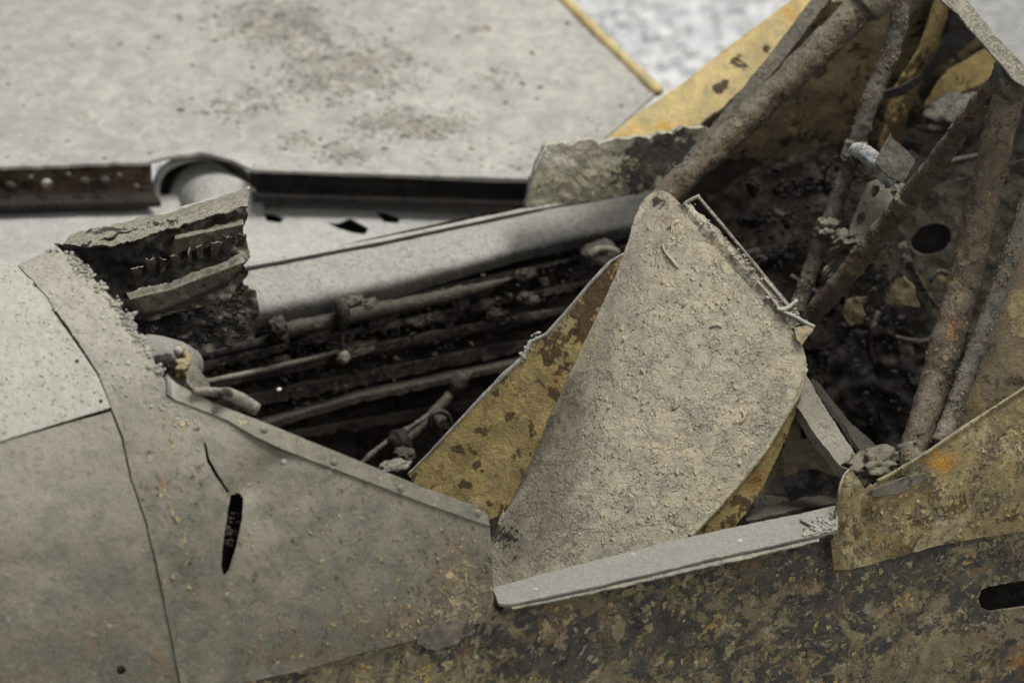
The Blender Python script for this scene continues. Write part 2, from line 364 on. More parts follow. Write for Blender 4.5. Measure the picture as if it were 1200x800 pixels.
M['seat'] = aged('flaking_seat_skin', (.345, .305, .218), (.295, .262, .195), (.20, .175, .13), (.25, .215, .155), peel=.62, scale=50, patch=(.42, .37, .26), patch_thr=.63, extra=[(13, 1.1, .54, .12, (.265, .24, .195), 0.), (16, 3.1, .57, .1, (.375, .32, .20), .2), (38, 5.1, .60, .04, (.40, .355, .26), .7), (70, 8.1, .64, .03, (.22, .185, .13), -.8)], dust=(.36, .33, .27), dustiness=.35, dust_lo=.2, bump=.85, grain=.2, crackle=.95, fine=.7)
M['ochre'] = aged('ochre_primer', (.32, .24, .095), (.25, .19, .08), (.06, .045, .028), (.10, .065, .03), peel=.60, scale=34, patch=(.36, .30, .15), patch_thr=.66, dust=(.33, .32, .27), dustiness=.5, dust_lo=.5, bump=1., grain=.25, soot=(.055, .036, .021), extra=[(30, 2.2, .57, .05, (.19, .135, .055), -.2), (60, 7.2, .62, .03, (.07, .05, .03), -.5), (50, 4.2, .62, .04, (.32, .26, .13), .4)])
M['yellow'] = aged('yellow_dusty_skin', (.48, .35, .12), (.44, .34, .155), (.18, .12, .04), (.30, .19, .05), peel=.64, scale=26, patch=(.50, .30, .06), patch_thr=.68, dust=(.50, .45, .32), dustiness=.35, stain=(.45, .25, .04), bump=.7)
M['rust'] = aged('rusty_tube', (.14, .105, .070), (.105, .083, .06), (.055, .04, .032), (.16, .085, .05), peel=.56, scale=50, patch=(.27, .20, .11), patch_thr=.60, dust=(.26, .235, .185), dustiness=.6, dust_lo=.2, dust_hi=1., bump=1.8, grain=.4)
M['greytube'] = aged('grey_tube', (.15, .13, .10), (.11, .098, .078), (.05, .045, .04), (.09, .07, .05), peel=.58, scale=50, patch=(.22, .19, .12), patch_thr=.62, dust=(.26, .24, .195), dustiness=.6, dust_lo=.2, dust_hi=1., bump=1.2, grain=.35)
M['dark'] = aged('dark_metal', (.017, .0155, .0145), (.024, .021, .018), (.011, .010, .010), (.032, .025, .018), peel=.54, scale=40, patch=(.06, .05, .036), patch_thr=.62, dust=(.075, .068, .055), dustiness=.35, dust_lo=.4, dust_hi=1., bump=1.6, grain=.4)
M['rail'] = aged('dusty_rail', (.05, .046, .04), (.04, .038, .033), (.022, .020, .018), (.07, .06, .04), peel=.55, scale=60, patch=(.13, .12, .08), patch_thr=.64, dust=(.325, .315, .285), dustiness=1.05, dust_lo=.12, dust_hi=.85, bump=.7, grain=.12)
M['ledge'] = aged('brown_ledge', (.045, .038, .031), (.035, .030, .025), (.02, .018, .016), (.06, .042, .028), peel=.52, scale=60, patch=(.13, .112, .075), patch_thr=.60, dust=(.125, .115, .092), dustiness=.7, dust_lo=.3, dust_hi=.9, bump=1.4, grain=.4)
M['crump'] = aged('crumpled_metal', (.075, .068, .05), (.06, .055, .045), (.025, .022, .02), (.09, .065, .035), peel=.54, scale=45, patch=(.22, .2, .13), patch_thr=.62, dust=(.30, .285, .225), dustiness=.75, dust_lo=.3, dust_hi=.95, bump=.9, grain=.4)
M['brown'] = aged('brown_inner_skin', (.21, .155, .088), (.15, .115, .07), (.045, .035, .028), (.075, .05, .03), peel=.57, scale=30, patch=(.26, .21, .10), patch_thr=.66, dust=(.25, .22, .16), dustiness=.4, bump=1., grain=.3)
M['sill'] = aged('dusty_sill', (.20, .19, .17), (.17, .16, .14), (.08, .075, .06), (.12, .1, .07), peel=.66, scale=60, patch=(.30, .29, .26), patch_thr=.68, dust=(.225, .216, .19), dustiness=.95, dust_lo=.3, dust_hi=.8, bump=.6, grain=.2)
M['spar'] = aged('rusty_spar', (.13, .095, .062), (.09, .07, .052), (.03, .027, .025), (.13, .075, .035), peel=.53, scale=40, patch=(.2, .17, .13), patch_thr=.64, dust=(.3, .28, .24), dustiness=.5, bump=1.2)
M['pale'] = aged('pale_dusty_metal', (.36, .35, .31), (.30, .29, .25), (.15, .13, .1), (.2, .16, .1), peel=.64, scale=60, patch=(.45, .43, .36), patch_thr=.64, dust=(.42, .41, .38), dustiness=.6, bump=1., grain=.2)
M['grit'] = aged('dry_grit', (.34, .32, .27), (.27, .25, .21), (.2, .17, .12), (.3, .25, .17), peel=.6, scale=120, dustiness=.2, bump=.4)
M['flk'] = aged('paint_flake_ochre', (.33, .27, .15), (.24, .19, .10), (.16, .12, .07), (.2, .16, .09), peel=.55, scale=90, patch=(.42, .37, .23), patch_thr=.62, dustiness=.2, bump=.5)
M['sflk'] = aged('seat_flake', (.39, .335, .24), (.33, .28, .2), (.26, .21, .15), (.3, .25, .18), peel=.6, scale=90, patch=(.45, .4, .29), patch_thr=.62, dust=(.38, .35, .28), dustiness=.2, bump=.5)
M['flk2'] = aged('paint_flake_brown', (.15, .115, .065), (.11, .09, .055), (.09, .075, .05), (.13, .09, .05), peel=.55, scale=90, patch=(.22, .18, .11), patch_thr=.62, dustiness=.2, bump=.5)
M['flk3'] = aged('paint_flake_olive', (.17, .15, .10), (.12, .105, .075), (.09, .08, .06), (.13, .11, .08), peel=.55, scale=90, patch=(.25, .22, .15), patch_thr=.62, dustiness=.05, bump=.5)
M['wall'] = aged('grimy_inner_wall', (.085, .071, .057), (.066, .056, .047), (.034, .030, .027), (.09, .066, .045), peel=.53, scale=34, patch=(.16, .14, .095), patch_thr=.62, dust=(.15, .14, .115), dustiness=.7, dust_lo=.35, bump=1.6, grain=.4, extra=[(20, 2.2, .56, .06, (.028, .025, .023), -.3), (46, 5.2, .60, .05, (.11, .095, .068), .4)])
M['bulk'] = aged('grey_brown_bulkhead', (.125, .108, .075), (.09, .08, .06), (.03, .027, .024), (.07, .055, .038), peel=.54, scale=30, patch=(.24, .20, .11), patch_thr=.66, dust=(.25, .23, .18), dustiness=.5, bump=1.5, grain=.35, extra=[(24, 2.2, .57, .06, (.035, .031, .027), -.4), (50, 5.2, .62, .04, (.18, .155, .10), .4)])
M['block'] = aged('tan_broken_laminate', (.21, .19, .125), (.15, .14, .10), (.06, .052, .038), (.12, .09, .05), peel=.57, scale=40, patch=(.32, .29, .19), patch_thr=.60, dust=(.42, .40, .33), dustiness=.9, dust_lo=.25, bump=1.0, grain=.3, extra=[(22, 4.2, .56, .05, (.05, .043, .034), -.6), (34, 8.2, .6, .05, (.26, .22, .11), .4)])
M['glass'] = aged('dull_windscreen_pane', (.27, .27, .26), (.24, .24, .235), (.2, .2, .19), (.22, .2, .17), peel=.75, scale=20, dust=(.34, .34, .32), dustiness=.5, bump=.15, rough=.6, grain=.08)
M['gravel'] = aged('white_gravel', (.82, .82, .80), (.72, .72, .71), (.5, .5, .48), (.8, .8, .79), peel=.55, scale=30, dust=(.66, .66, .65), dustiness=.2, bump=.6)
M['blue'] = aged('blue_white_residue', (.44, .42, .37), (.38, .37, .34), (.12, .20, .27), (.30, .27, .22), peel=.55, scale=90, dustiness=.1, bump=1)

def crust(o, n, size, lift, mats, zmin=-1):
    me = o.data; nv = len(me.vertices); V = np.empty(nv*3); N = np.empty(nv*3); me.vertices.foreach_get('co', V); me.vertex_normals.foreach_get('vector', N) if hasattr(me, 'vertex_normals') else None
    V = V.reshape(-1, 3); N = N.reshape(-1, 3); k = np.where((N@F_ < .1) & (N[:, 2] > zmin))[0]; k = k[fbm(V[k], 45, 3, .5, 7) > -.05]; k = rng.choice(k, n)
    Q = V[k]; Nn = N[k]
    return flakes('rust_flake', None, lambda a, b: (Q, Nn), n, size, lift, o, mats)

def thing(name, label, cat, loc):
    o = bpy.data.objects.new(name, None); COL.objects.link(o); o.location = loc; o['label'] = label; o['category'] = cat; o.empty_display_size = .05
    bpy.context.view_layer.update(); return o

# ================================================================== SETTING: hall floor of white gravel
def floor_grid():
    x = np.linspace(-4, 6, 120); y = np.linspace(-3, 9, 140); X, Y = np.meshgrid(x, y); V = np.c_[X.ravel(), Y.ravel(), np.full(X.size, -.62)]
    V[:, 2] += .008*fbm(V, 3, 3); i, j = np.meshgrid(range(139), range(119), indexing='ij'); a = (i*120+j).ravel()
    return V, np.c_[a, a+1, a+121, a+120]
V, Fq = floor_grid(); o = mesh('ground', V, Fq, None, M['gravel'], kind='structure')
n = 26000; cx, cy = P(800, 40, 0)[:2]*0+np.array([.9, 2.1]); gx = rng.uniform(-.4, 2.8, n); gy = rng.uniform(1.2, 3.6, n)
gz = -.612+.008*fbm(np.c_[gx, gy, np.full(n, -.62)], 3, 3)
g = crumbs('gravel', np.c_[gx, gy, gz], (.005, .013), None, M['gravel']); g['label'] = 'loose white gravel covering the floor behind the wreck'; g['category'] = 'gravel'

# ================================================================== WING lying behind
wing = thing('aircraft_wing', 'pale dusty aircraft wing with a riveted rusty spar edge, lying behind the cockpit wreck', 'wing', (0, 1.1, -.1))
ZR = -.12
wp0 = np.array([0, .9, ZR+.052]); ws = plane(wp0, [0, -.03, 1])
wd = disp(ws, (.003, 5, 3, 1), (.0012, 45, 4, 2), fn=lambda x, y: .007*np.exp(-((x-240)/50)**4)*np.exp(-((y-196)/26)**2))
arch = [(-60, 197), (0, 195), (90, 193), (172, 191), (196, 184), (235, 178), (272, 186), (296, 200), (420, 203), (560, 208), (640, 212), (700, 170), (772, 106), (655, -5), (610, -60), (-60, -60)]
dark_b = [(330, 30, 60, 30, .5), (370, 90, 50, 30, .5), (440, 80, 50, 30, .45), (300, 120, 50, 20, .35), (400, 180, 30, 12, .5), (470, 145, 50, 15, .5), (250, 130, 40, 30, .3), (590, 90, 40, 20, .3), (150, 60, 40, 20, .2), (560, 33, 14, 5, 1.6), (270, 25, 60, 20, .3), (340, 165, 30, 10, .6), (510, 150, 30, 10, .7), (420, 150, 20, 10, .5), (20, 120, 300, 200, -.5), (620, 20, 80, 90, -.4)]
sheet('wing_skin', arch, wd, wing, M['wing'], res=6, thick=.004, rag=.8, attrs={'wear': blobs(dark_b)})
# folded seam along the skin edge, spar web, its lower cap
loft('skin_lip', [PL([(300, 199, 1.0), (640, 211, 1.0)])*0+np.array([wd(np.array([a]), np.array([b]))[0][0]+np.array([0, 0, .002]) for a, b in ((298, 193), (645, 205))]), np.array([wd(np.array([a]), np.array([b]))[0][0]+np.array([0, 0, .0026]) for a, b in ((298, 202), (645, 213))])], wing, M['wing'], thick=.003, terms=((.0006, 40, 3, 3),))
def wpt(px, py, dz=0, dy=0):
    q = ws(np.array([px], float), np.array([py], float))[0][0].copy(); q[2] += dz; q[1] += dy; return q
def spar(x0, x1, y0, y1, mt='spar'):
    a = [wpt(x0, y0, -.004, .012), wpt((x0+x1)/2, (y0+y1)/2, -.004, .012), wpt(x1, y1, -.004, .012)]
    b = [q+np.array([0, 0, -.046 if mt == 'spar' else -.03]) for q in a]
    return loft('spar_web', [np.array(a), np.array(b)], wing, M[mt], thick=.004, terms=((.0015, 30, 4, 5),))
sl = spar(-60, 182, 199, 193); sr = spar(298, 660, 203, 213, 'dark')
c = np.array([wpt(-60, 203, -.034, 0), wpt(182, 197, -.034, 0)]); loft('spar_cap', [c+np.array([0, .012, 0]), c+np.array([0, -.012, .001]), c+np.array([0, -.013, -.006])], wing, M['dark'], thick=.002, terms=((.0008, 50, 3, 2),))
c = np.array([wpt(298, 205, -.026, 0), wpt(660, 215, -.026, 0)]); loft('spar_cap', [c+np.array([0, .012, 0]), c+np.array([0, .002, .001]), c+np.array([0, .001, -.006])], wing, M['dark'], thick=.002, terms=((.0008, 50, 3, 2),))
sp = plane(wpt(0, 200, -.02, .0065), -np.array([math.sin(ps), math.cos(ps), -.08]))
for (x, y) in ((12, 219), (55, 216), (99, 214), (123, 213)): rivet(x, y, sp, .0066, wing, M['ledge' if x != 55 else 'block'], 'rivet', h=.7)
for (x, y) in ((36, 208), (80, 205), (140, 206), (160, 219)): rivet(x, y, sp, .003, wing, M['spar'], 'rivet', h=.6)
# trailing edge strip
ed = [(610, -62), (655, -6), (700, 40), (742, 80), (771, 108)]
tube('edge_strip', np.array([wpt(a+1, b+1, .001) for a, b in ed]), .0062, wing, M['yellow'], seg=12, rough=.0006, p3=True, smooth=False)
# arched skin round the duct, the duct itself
ar = [(183, 234), (183, 216), (192, 199), (212, 188), (238, 184), (264, 188), (284, 202), (296, 222)]
tube('duct_lip', [(a, b, 1.015) for a, b in ar], .0045, wing, M['wing'], seg=10, rough=.0004)
sheet('duct_backing', [(180, 236), (182, 210), (196, 192), (235, 182), (272, 190), (296, 205), (300, 236)], plane(P(240, 210, 1.05), [0, -1, .2]), wing, M['dark'], res=8)
d0, d1 = P(229, 224, 1.08), P(266, 252, .94)
tube('duct', np.array([d0, d0*.5+d1*.5, d0*.46+d1*.54, d1]), [.0395, .039, .040, .040], wing, M['root'], seg=40, rough=.0006, p3=True, smooth=False)
# crumbs of dirt on the wing
px, py = pick(arch, 2600, lambda x, y: np.clip(blobs(dark_b)(x, y)*1.1+.05, 0, 1)); Q, _ = wd(px, py)
crumbs('dirt_crumb', Q, (.0012, .0042), wing, M['grit'], label='dry dirt crumbs sprinkled on the wing skin')
px, py = pick(arch, 320, lambda x, y: np.clip(blobs([b for b in dark_b if b[4] > .25])(x, y)*1.2+.03, 0, 1)); Q, _ = wd(px, py)
crumbs('dirt_clod', Q, (.001, .0055), wing, M['bulk'], flat=.25, smooth=True)

# ================================================================== FUSELAGE
fus = thing('fuselage_wreck', 'open aircraft fuselage wreck with flaking ochre paint, grey dust and bare frame tubes', 'aircraft wreck', (0, .3, -.5))
# --- wing root skin just beyond the cockpit
rs = disp(plane(np.array([0, .8, ZR]), [0, -.02, 1]), (.003, 6, 3, 4), (.0008, 50, 3, 5))
sheet('root_fairing', [(-60, 236), (120, 233), (300, 221), (480, 226), (640, 231), (700, 240), (700, 330), (-60, 420)], rs, fus, M['root'], res=7, rag=.5,
      holes=[[(382, 261), (396, 262), (410, 256), (432, 268), (428, 275), (412, 273), (396, 268)], [(440, 248), (452, 248), (469, 255), (466, 261), (450, 260)], [(308, 248), (320, 249), (333, 256), (328, 261), (313, 258)]])
sheet('fairing_underside', [(200, 225), (700, 225), (700, 340), (200, 340)], plane(np.array([0, .8, ZR-.02]), [0, 0, 1]), fus, M['dark'], res=20)
sheet('fairing_panel', [(-60, 268), (40, 262), (62, 262), (96, 266), (150, 268), (150, 300), (60, 330), (-60, 340)], disp(plane(np.array([0, .8, ZR+.006]), [0, -.02, 1]), (.004, 12, 3, 8)), fus, M['root'], res=6)
# --- hull belly and far side below (closes the body)
def body(name, t0, t1, x0, x1, off, mat):
    th = np.radians(np.linspace(t0, t1, 50)); xs = np.linspace(x0, x1, 40); X, T = np.meshgrid(xs, th)
    V = np.c_[X.ravel(), (YC-(EA+off+np.where(np.cos(T) < 0, .065, 0))*np.cos(T)).ravel(), (ZC+(EB+off)*np.sin(T)).ravel()]
    i, j = np.meshgrid(range(49), range(39), indexing='ij'); a = (i*40+j).ravel()
    return mesh(name, V, np.c_[a, a+1, a+41, a+40], fus, mat)
body('belly_skin', -18, -198, -1.3, 1.3, -.004, M['corr'])
body('far_skin', 180, 170, -1.3, 1.3, -.012, M['dark'])
th = np.radians(np.linspace(98, 158, 30)); xs = np.linspace(-1.3, -.47, 20); X, T = np.meshgrid(xs, th)
V = np.c_[X.ravel(), (YC-EA*.995*np.cos(T)).ravel(), (ZC+EB*.985*np.sin(T)).ravel()]; i, j = np.meshgrid(range(29), range(19), indexing='ij'); a = (i*20+j).ravel()
mesh('cowling_panel', V, np.c_[a, a+1, a+21, a+20], fus, M['cowl'])
# --- forward cowling seen at the left
dents = ((.0025, 6, 3, 11), (.0006, 40, 4, 12))
c_up = disp(hull(.0045), *dents); c_lo = disp(hull(.0025), *dents); c_st = disp(hull(.0), *dents)
sheet('cowling_panel', [(-80, 306), (2, 304), (18, 309), (50, 348), (90, 404), (114, 439), (130, 477), (60, 498), (-80, 541)], c_up, fus, M['cowl'], res=4.5, thick=.0018, rag=.6,
      holes=[[(x-2, y-2), (x+2, y-2), (x+2.4, y+1), (x, y+2.6), (x-2, y+1)] for x, y in ((34, 309), (63, 345), (90, 423), (118, 470))], label='pale upper cowling panel')
sheet('cowling_panel', [(-80, 548), (0, 517), (60, 501), (130, 482), (142, 515), (152, 560), (170, 612), (184, 670), (198, 735), (209.5, 800), (214, 870), (-80, 870)], c_lo, fus, M['side'], res=5, thick=.0018, rag=.5,
      holes=[[(138, 780), (144, 779), (148, 784), (145, 790), (139, 790), (136, 785)]], attrs={'film_shade': blobs([(20, 655, 60, 10, .6), (140, 700, 40, 60, .25), (60, 765, 90, 25, .5)]), 'dust': blobs([(40, 560, 110, 90, .25), (60, 700, 120, 70, .1)]), 'wear': blobs([(110, 745, 60, 30, .45), (180, 790, 50, 30, .5), (30, 790, 60, 25, .3)]), 'patch': blobs([(100, 740, 60, 25, .4)])}, label='lower cowling panel')
# screw in the recess
rivet(141.5, 785, hull(-.002), .0035, fus, M['spar'], 'screw', h=.4)
# --- skin strip + long side panel (one sheet)
side_ol = [(21, 309), (40, 300), (64, 291), (86, 303), (105, 322), (128, 345), (150, 372), (170, 404), (188, 438), (200, 452), (252, 478), (330, 512), (400, 540), (500, 578), (560, 596), (572, 603), (577, 640), (579, 716), (572, 727), (500, 746), (420, 766), (350, 786), (270, 802), (215, 830), (211, 800), (200, 742), (186, 672), (172, 612), (154, 560), (144, 512), (132, 480), (116, 438), (94, 404), (54, 346)]
hole = [(270, 580), (280, 577), (285, 584), (284, 606), (277, 640), (268, 668), (262, 675), (259, 662), (261, 640), (266, 606)]
tear = [(238, 517), (241, 519), (246, 538), (256, 556), (269, 577), (266, 577), (252, 557), (243, 541)]
def side_fn(x, y):
    h = .006*np.exp(-((x-300)/34)**2)*np.exp(-((y-575)/55)**2)*-1           # crease running up right from the tear
    cr = (x-275)*.62+(y-580)*.78; al = (x-275)*.78-(y-580)*.62
    h = h-.0045*np.exp(-(cr/14)**2)*np.clip(1-al/130, 0, 1)*(al > -10)
    h = h+.003*np.exp(-((x-225)/40)**2)*np.exp(-((y-600)/90)**2)
    return h
s_side = disp(hull(.004), *dents, (.0012, 14, 3, 15), fn=side_fn)
sa = {'film_shade': blobs([(420, 745, 140, 26, .5), (540, 690, 40, 50, .35), (330, 560, 40, 20, .25), (230, 690, 40, 70, .25)]), 'dust': blobs([(90, 350, 70, 70, .5), (150, 420, 50, 40, .45), (230, 520, 50, 40, .1), (420, 640, 90, 60, .05)]),
      'wear': blobs([(550, 690, 40, 60, .8), (480, 735, 100, 22, .8), (370, 770, 80, 14, .6), (200, 560, 20, 60, .35), (330, 760, 70, 20, .3), (230, 700, 30, 80, -.3)]),
      'patch': blobs([(520, 705, 40, 30, .3), (195, 555, 22, 40, .55), (215, 640, 14, 30, .35), (550, 690, 35, 60, .4), (490, 735, 90, 18, .4), (380, 770, 70, 12, .35), (285, 625, 14, 25, .35)]), 'stain': blobs([(190, 565, 10, 20, .5), (520, 740, 30, 14, .5)])}
side = sheet('side_panel', side_ol, s_side, fus, M['side'], res=4, thick=.002, rag=.9, holes=[hole, tear], attrs=sa, label='torn wedge-shaped side panel with a slit')
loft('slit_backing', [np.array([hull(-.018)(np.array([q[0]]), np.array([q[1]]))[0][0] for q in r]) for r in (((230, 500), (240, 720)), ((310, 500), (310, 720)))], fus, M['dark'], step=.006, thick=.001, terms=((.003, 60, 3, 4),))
px, py = pick([(262, 600), (282, 600), (278, 640), (264, 640)], 60); Q, _ = hull(-.012)(px, py); crumbs('dirt_crumb', Q, (.001, .003), fus, M['ledge'])
strip = [(196, 440), (199, 444), (204, 447), (250, 471), (300, 490), (400, 531), (500, 572), (556, 592), (572, 602), (575, 616), (560, 611), (500, 590), (400, 552), (330, 525), (300, 511), (268, 492), (230, 477), (206, 468), (196, 461)]
s_strip = disp(hull(.0064), *dents)
st_o = sheet('edge_strip', strip, s_strip, fus, M['side'], res=3, thick=.002, rag=.35, attrs={'dust': lambda x, y: np.full(len(x), .12), 'patch': blobs([(285, 492, 14, 6, .5)])})
for (x, y) in ((561, 601), (392, 541), (252, 480), (310, 503), (470, 572)): rivet(x, y, s_strip, .0034, st_o, M['side'], h=.45)
for (x, y) in ((333, 541), (150, 425), (35, 330), (120, 372)): rivet(x, y, s_side, .003, side, M['cowl'], h=.4)
# torn curl where strip starts
loft('torn_corner', [PL([(195, 438, .045), (197, 462, .03)]), PL([(203, 446, .035), (203, 466, .02)]), PL([(210, 452, .05), (206, 466, .03)])], fus, M['pale'], thick=.001, step=.002)
# ragged dirt along the cut rim
rim = densify([(64, 291), (86, 303), (105, 322), (128, 345), (150, 372), (170, 404), (190, 438)], 1, 0, closed=False)
k = rng.integers(0, len(rim), 700); k = k[fbm(np.c_[rim[k], 0*k], 1/16, 3) > -.1]; n = len(k); Q, _ = hull(.0045)(rim[k, 0]+rng.normal(-2, 3.5, n), rim[k, 1]+rng.normal(0, 3, n)); crumbs('dirt_crumb', Q, (.0006, .0032), fus, M['grit'], label='pale dust crumbs caked on the cut rim')
px, py = pick(side_ol[:12]+[(200, 500), (100, 440)], 500); Q, _ = s_side(px, py); crumbs('dirt_crumb', Q, (.0006, .002), fus, M['cowl'])
px, py = pick([(0, 306), (18, 309), (112, 440), (128, 478), (0, 515)], 350); Q, _ = c_up(px, py); crumbs('dirt_crumb', Q, (.0005, .0018), fus, M['cowl'])
flakes('paint_flake', [(170, 470), (230, 470), (240, 560), (225, 720), (190, 700), (160, 560)], s_side, 90, (.0012, .0045), (.0002, .0012), side, [M['flk'], M['flk3']])
flakes('paint_flake', [(270, 560), (400, 560), (575, 620), (578, 725), (430, 760), (280, 780)], s_side, 480, (.001, .0035), (.0002, .0010), side, [M['flk'], M['flk2'], M['flk3']], dens=lambda x, y: np.clip(.08+1.3*np.exp(-((x-560)/80)**2-((y-700)/60)**2)+.8*np.exp(-((y-(800-.25*(x-270)))/30)**2), 0, 1))
# --- lower skin under the sill
low_ol = [(150, 790), (300, 740), (560, 690), (584, 716), (640, 706), (700, 693), (780, 675), (850, 658), (920, 641), (978, 628), (1010, 600), (1260, 560), (1260, 870), (150, 870)]
s_low = disp(hull(0), (.002, 7, 3, 21), (.0008, 45, 4, 22), (.0005, 120, 2, 23), fn=lambda x, y: .0035*np.exp(-((x-975)/9)**2)*(y > 640)-.003*np.exp(-((x-992)/8)**2))
slot = [(1150, 691), (1160, 687), (1200, 680), (1262, 668), (1262, 700), (1200, 711), (1160, 717), (1151, 713), (1147, 702)]
la = {'wear': blobs([(640, 760, 60, 30, .4), (960, 700, 40, 60, .7), (720, 740, 90, 40, .3), (860, 780, 120, 30, .2), (450, 790, 80, 20, -.6), (1130, 650, 70, 20, .4), (1080, 790, 80, 30, -.2), (700, 700, 60, 15, -.4)]),
      'stain': blobs([(940, 690, 30, 10, .6), (1195, 780, 12, 20, .6), (790, 640, 10, 5, .4), (1050, 720, 40, 20, .25), (540, 765, 20, 10, .5)]),
      'patch': blobs([(450, 790, 100, 20, .6), (840, 685, 50, 12, .5), (900, 770, 60, 25, .3), (1150, 790, 60, 30, .4), (610, 740, 20, 30, .4), (960, 780, 40, 30, .2)])}
low = sheet('lower_skin', low_ol, s_low, fus, M['corr'], res=4, thick=.0022, rag=.5, holes=[slot], attrs=la, label='flaking lower side skin')
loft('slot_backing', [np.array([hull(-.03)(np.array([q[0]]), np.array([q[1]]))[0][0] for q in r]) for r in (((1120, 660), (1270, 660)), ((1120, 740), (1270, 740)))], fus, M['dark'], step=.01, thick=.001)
flakes('paint_flake', [(600, 722), (978, 640), (1140, 650), (1140, 800), (250, 800), (580, 735)], s_low, 750, (.001, .0065), (.0002, .0013), low, [M['flk'], M['flk2'], M['flk2'], M['flk3'], M['flk3']], dens=lambda x, y: np.clip(fbm(np.c_[x, y, 0*x], 1/38, 3)*2.4+.35, .04, 1), label='curling ochre paint flakes on the lower skin')
flakes('paint_flake', [(1140, 640), (1200, 630), (1200, 675), (1140, 690)], s_low, 100, (.001, .0045), (.0002, .0012), low, [M['flk2'], M['flk3']])
# bare dented metal patch on the seam under the side panel
sheet('bent_lip', [(492, 738), (520, 728), (552, 726), (556, 740), (530, 756), (504, 762), (490, 752)], disp(hull(.0048), (.0022, 60, 3, 2)), fus, M['greytube'], res=2.5, rag=3.5, thick=.001)
# --- near sill
sz = lambda x0: plane(np.array([0, 0, .003]), [0, .08, 1])
sill_ol = [(577, 689), (640, 671), (700, 655), (775, 636), (850, 619), (920, 605), (982, 592), (982, 618), (978, 622), (900, 640), (850, 650), (775, 668), (700, 686), (640, 699), (600, 707), (584, 706)]
s_sill = disp(sz(0), (.0012, 12, 3, 31), (.0006, 70, 3, 32))
srl = sheet('sill_rail', sill_ol, s_sill, fus, M['sill'], res=3.5, thick=.0025, rag=.6)
loft('sill_web', [np.array([sz(0)(np.array([a]), np.array([b]))[0][0]+np.array([0, .001, -.0025]) for a, b in ((577, 690), (700, 656), (850, 620), (984, 592))]), np.array([sz(0)(np.array([a]), np.array([b]))[0][0]+np.array([0, .003, -.05]) for a, b in ((577, 690), (700, 656), (850, 620), (984, 592))])], fus, M['sill'], thick=.002)
# thin lip of the outer skin and the layer between
def on(s, pts, dz=0, dy=0): return np.array([s(np.array([a], float), np.array([b], float))[0][0]+np.array([0, dy, dz]) for a, b in pts])
lipx = [(590, 712), (650, 702), (700, 691), (780, 673), (850, 656), (920, 640), (976, 626)]
tube('sill_lip', on(hull(.0012), lipx), .0012, fus, M['plate'], seg=8, rough=.0007, p3=True, smooth=False, attrs={'dust': lambda x, y: np.full(len(x), .35)})
lx2 = [(600, 706), (680, 690), (740, 677), (800, 663), (880, 645), (960, 626)]
loft('sill_layer', [on(sz(0), [(a, b-3) for a, b in lx2], -.004), on(sz(0), [(a, b+4) for a, b in lx2], -.003)], fus, M['corr'], thick=.001, rag=.0012, attrs={'dust': lambda x, y: np.full(len(x), .25)})
for (x, y) in ((627, 690), (742, 648), (867, 632)): rivet(x, y, s_sill, .0026, srl, M['pale'], h=.3)
px, py = pick(sill_ol, 260); Q, _ = s_sill(px, py); crumbs('dirt_crumb', Q, (.0004, .0014), fus, M['grit'])
px, py = pick([(945, 612), (980, 600), (980, 622), (940, 630)], 130); Q, _ = s_sill(px, py); Q[:, 2] += .001; crumbs('dirt_crumb', Q, (.001, .0034), fus, M['grit'], label='heap of pale crumbs in the sill corner')
tube('sill_splinter', on(sz(0), [(938, 611), (948, 616), (960, 622)], .002), .0016, fus, M['grit'], seg=6, rough=.0008, p3=True)
# --- right corroded plate folded over the sill
pl_ol = [(979, 668), (975, 640), (977, 610), (981, 588), (985, 572), (1000, 572), (1010, 578), (1026, 566), (1052, 552), (1085, 532), (1120, 508), (1160, 482), (1200, 456), (1262, 414), (1262, 606), (1200, 622), (1150, 630), (1100, 638), (1040, 655), (1000, 667)]
def pl_fn(x, y):
    h = .007*np.exp(-((x-990)/12)**2)-.005*np.exp(-((x-1012)/12)**2)*np.clip((680-y)/80, 0, 1)
    return h-.005*np.exp(-((y-(570-.34*(x-1020)))/9)**2)*np.clip(1-abs(x-1045)/60, 0, 1)
s_pl = disp(hull(.012), (.003, 9, 3, 41), (.0009, 45, 4, 42), fn=pl_fn)
pa = {'stain': blobs([(1105, 540, 22, 17, .8), (1020, 630, 20, 16, .28), (1005, 650, 16, 10, .22), (1040, 640, 20, 10, .2)]), 'patch': blobs([(1175, 500, 60, 25, .4), (1070, 610, 60, 30, .15)]),
      'wear': blobs([(1175, 500, 50, 40, -.7), (1060, 570, 60, 12, -.4), (1060, 530, 40, 30, .2)]), 'dust': blobs([(1060, 548, 30, 6, .5)])}
fpl = sheet('folded_plate', pl_ol, s_pl, fus, M['plate'], res=3.5, thick=.002, rag=1.3, attrs=pa, label='ochre plate bent over the sill with an orange rust spot')
tube('plate_edge', on(hull(.0135), [(1028, 564), (1052, 551), (1085, 531), (1120, 507), (1160, 481), (1200, 455), (1262, 413)]), .0018, fus, M['plate'], seg=8, rough=.0005, p3=True)
sheet('plate_fold', [(984, 575), (983, 566), (992, 551), (998, 548), (1002, 556), (1013, 572), (1020, 566), (1026, 572), (1008, 584), (996, 578)], disp(plane(P(1000, 565, .01), [-.5, -.7, .5]), (.003, 60, 3, 4)), fus, M['plate'], res=2.5, rag=.8)
tube('plate_edge', [(978, 640, -.02), (977, 612, -.018), (982, 590, -.016), (984, 572, -.012), (990, 556, .0), (997, 549, .008)], .0013, fus, M['plate'], seg=8, rough=.0007)
loft('grey_lap', [on(hull(.0145), [(1022, 574), (1050, 562), (1085, 554)]), on(hull(.0135), [(1024, 582), (1055, 578), (1088, 560)])], fus, M['greytube'], thick=.0015, rag=.001)
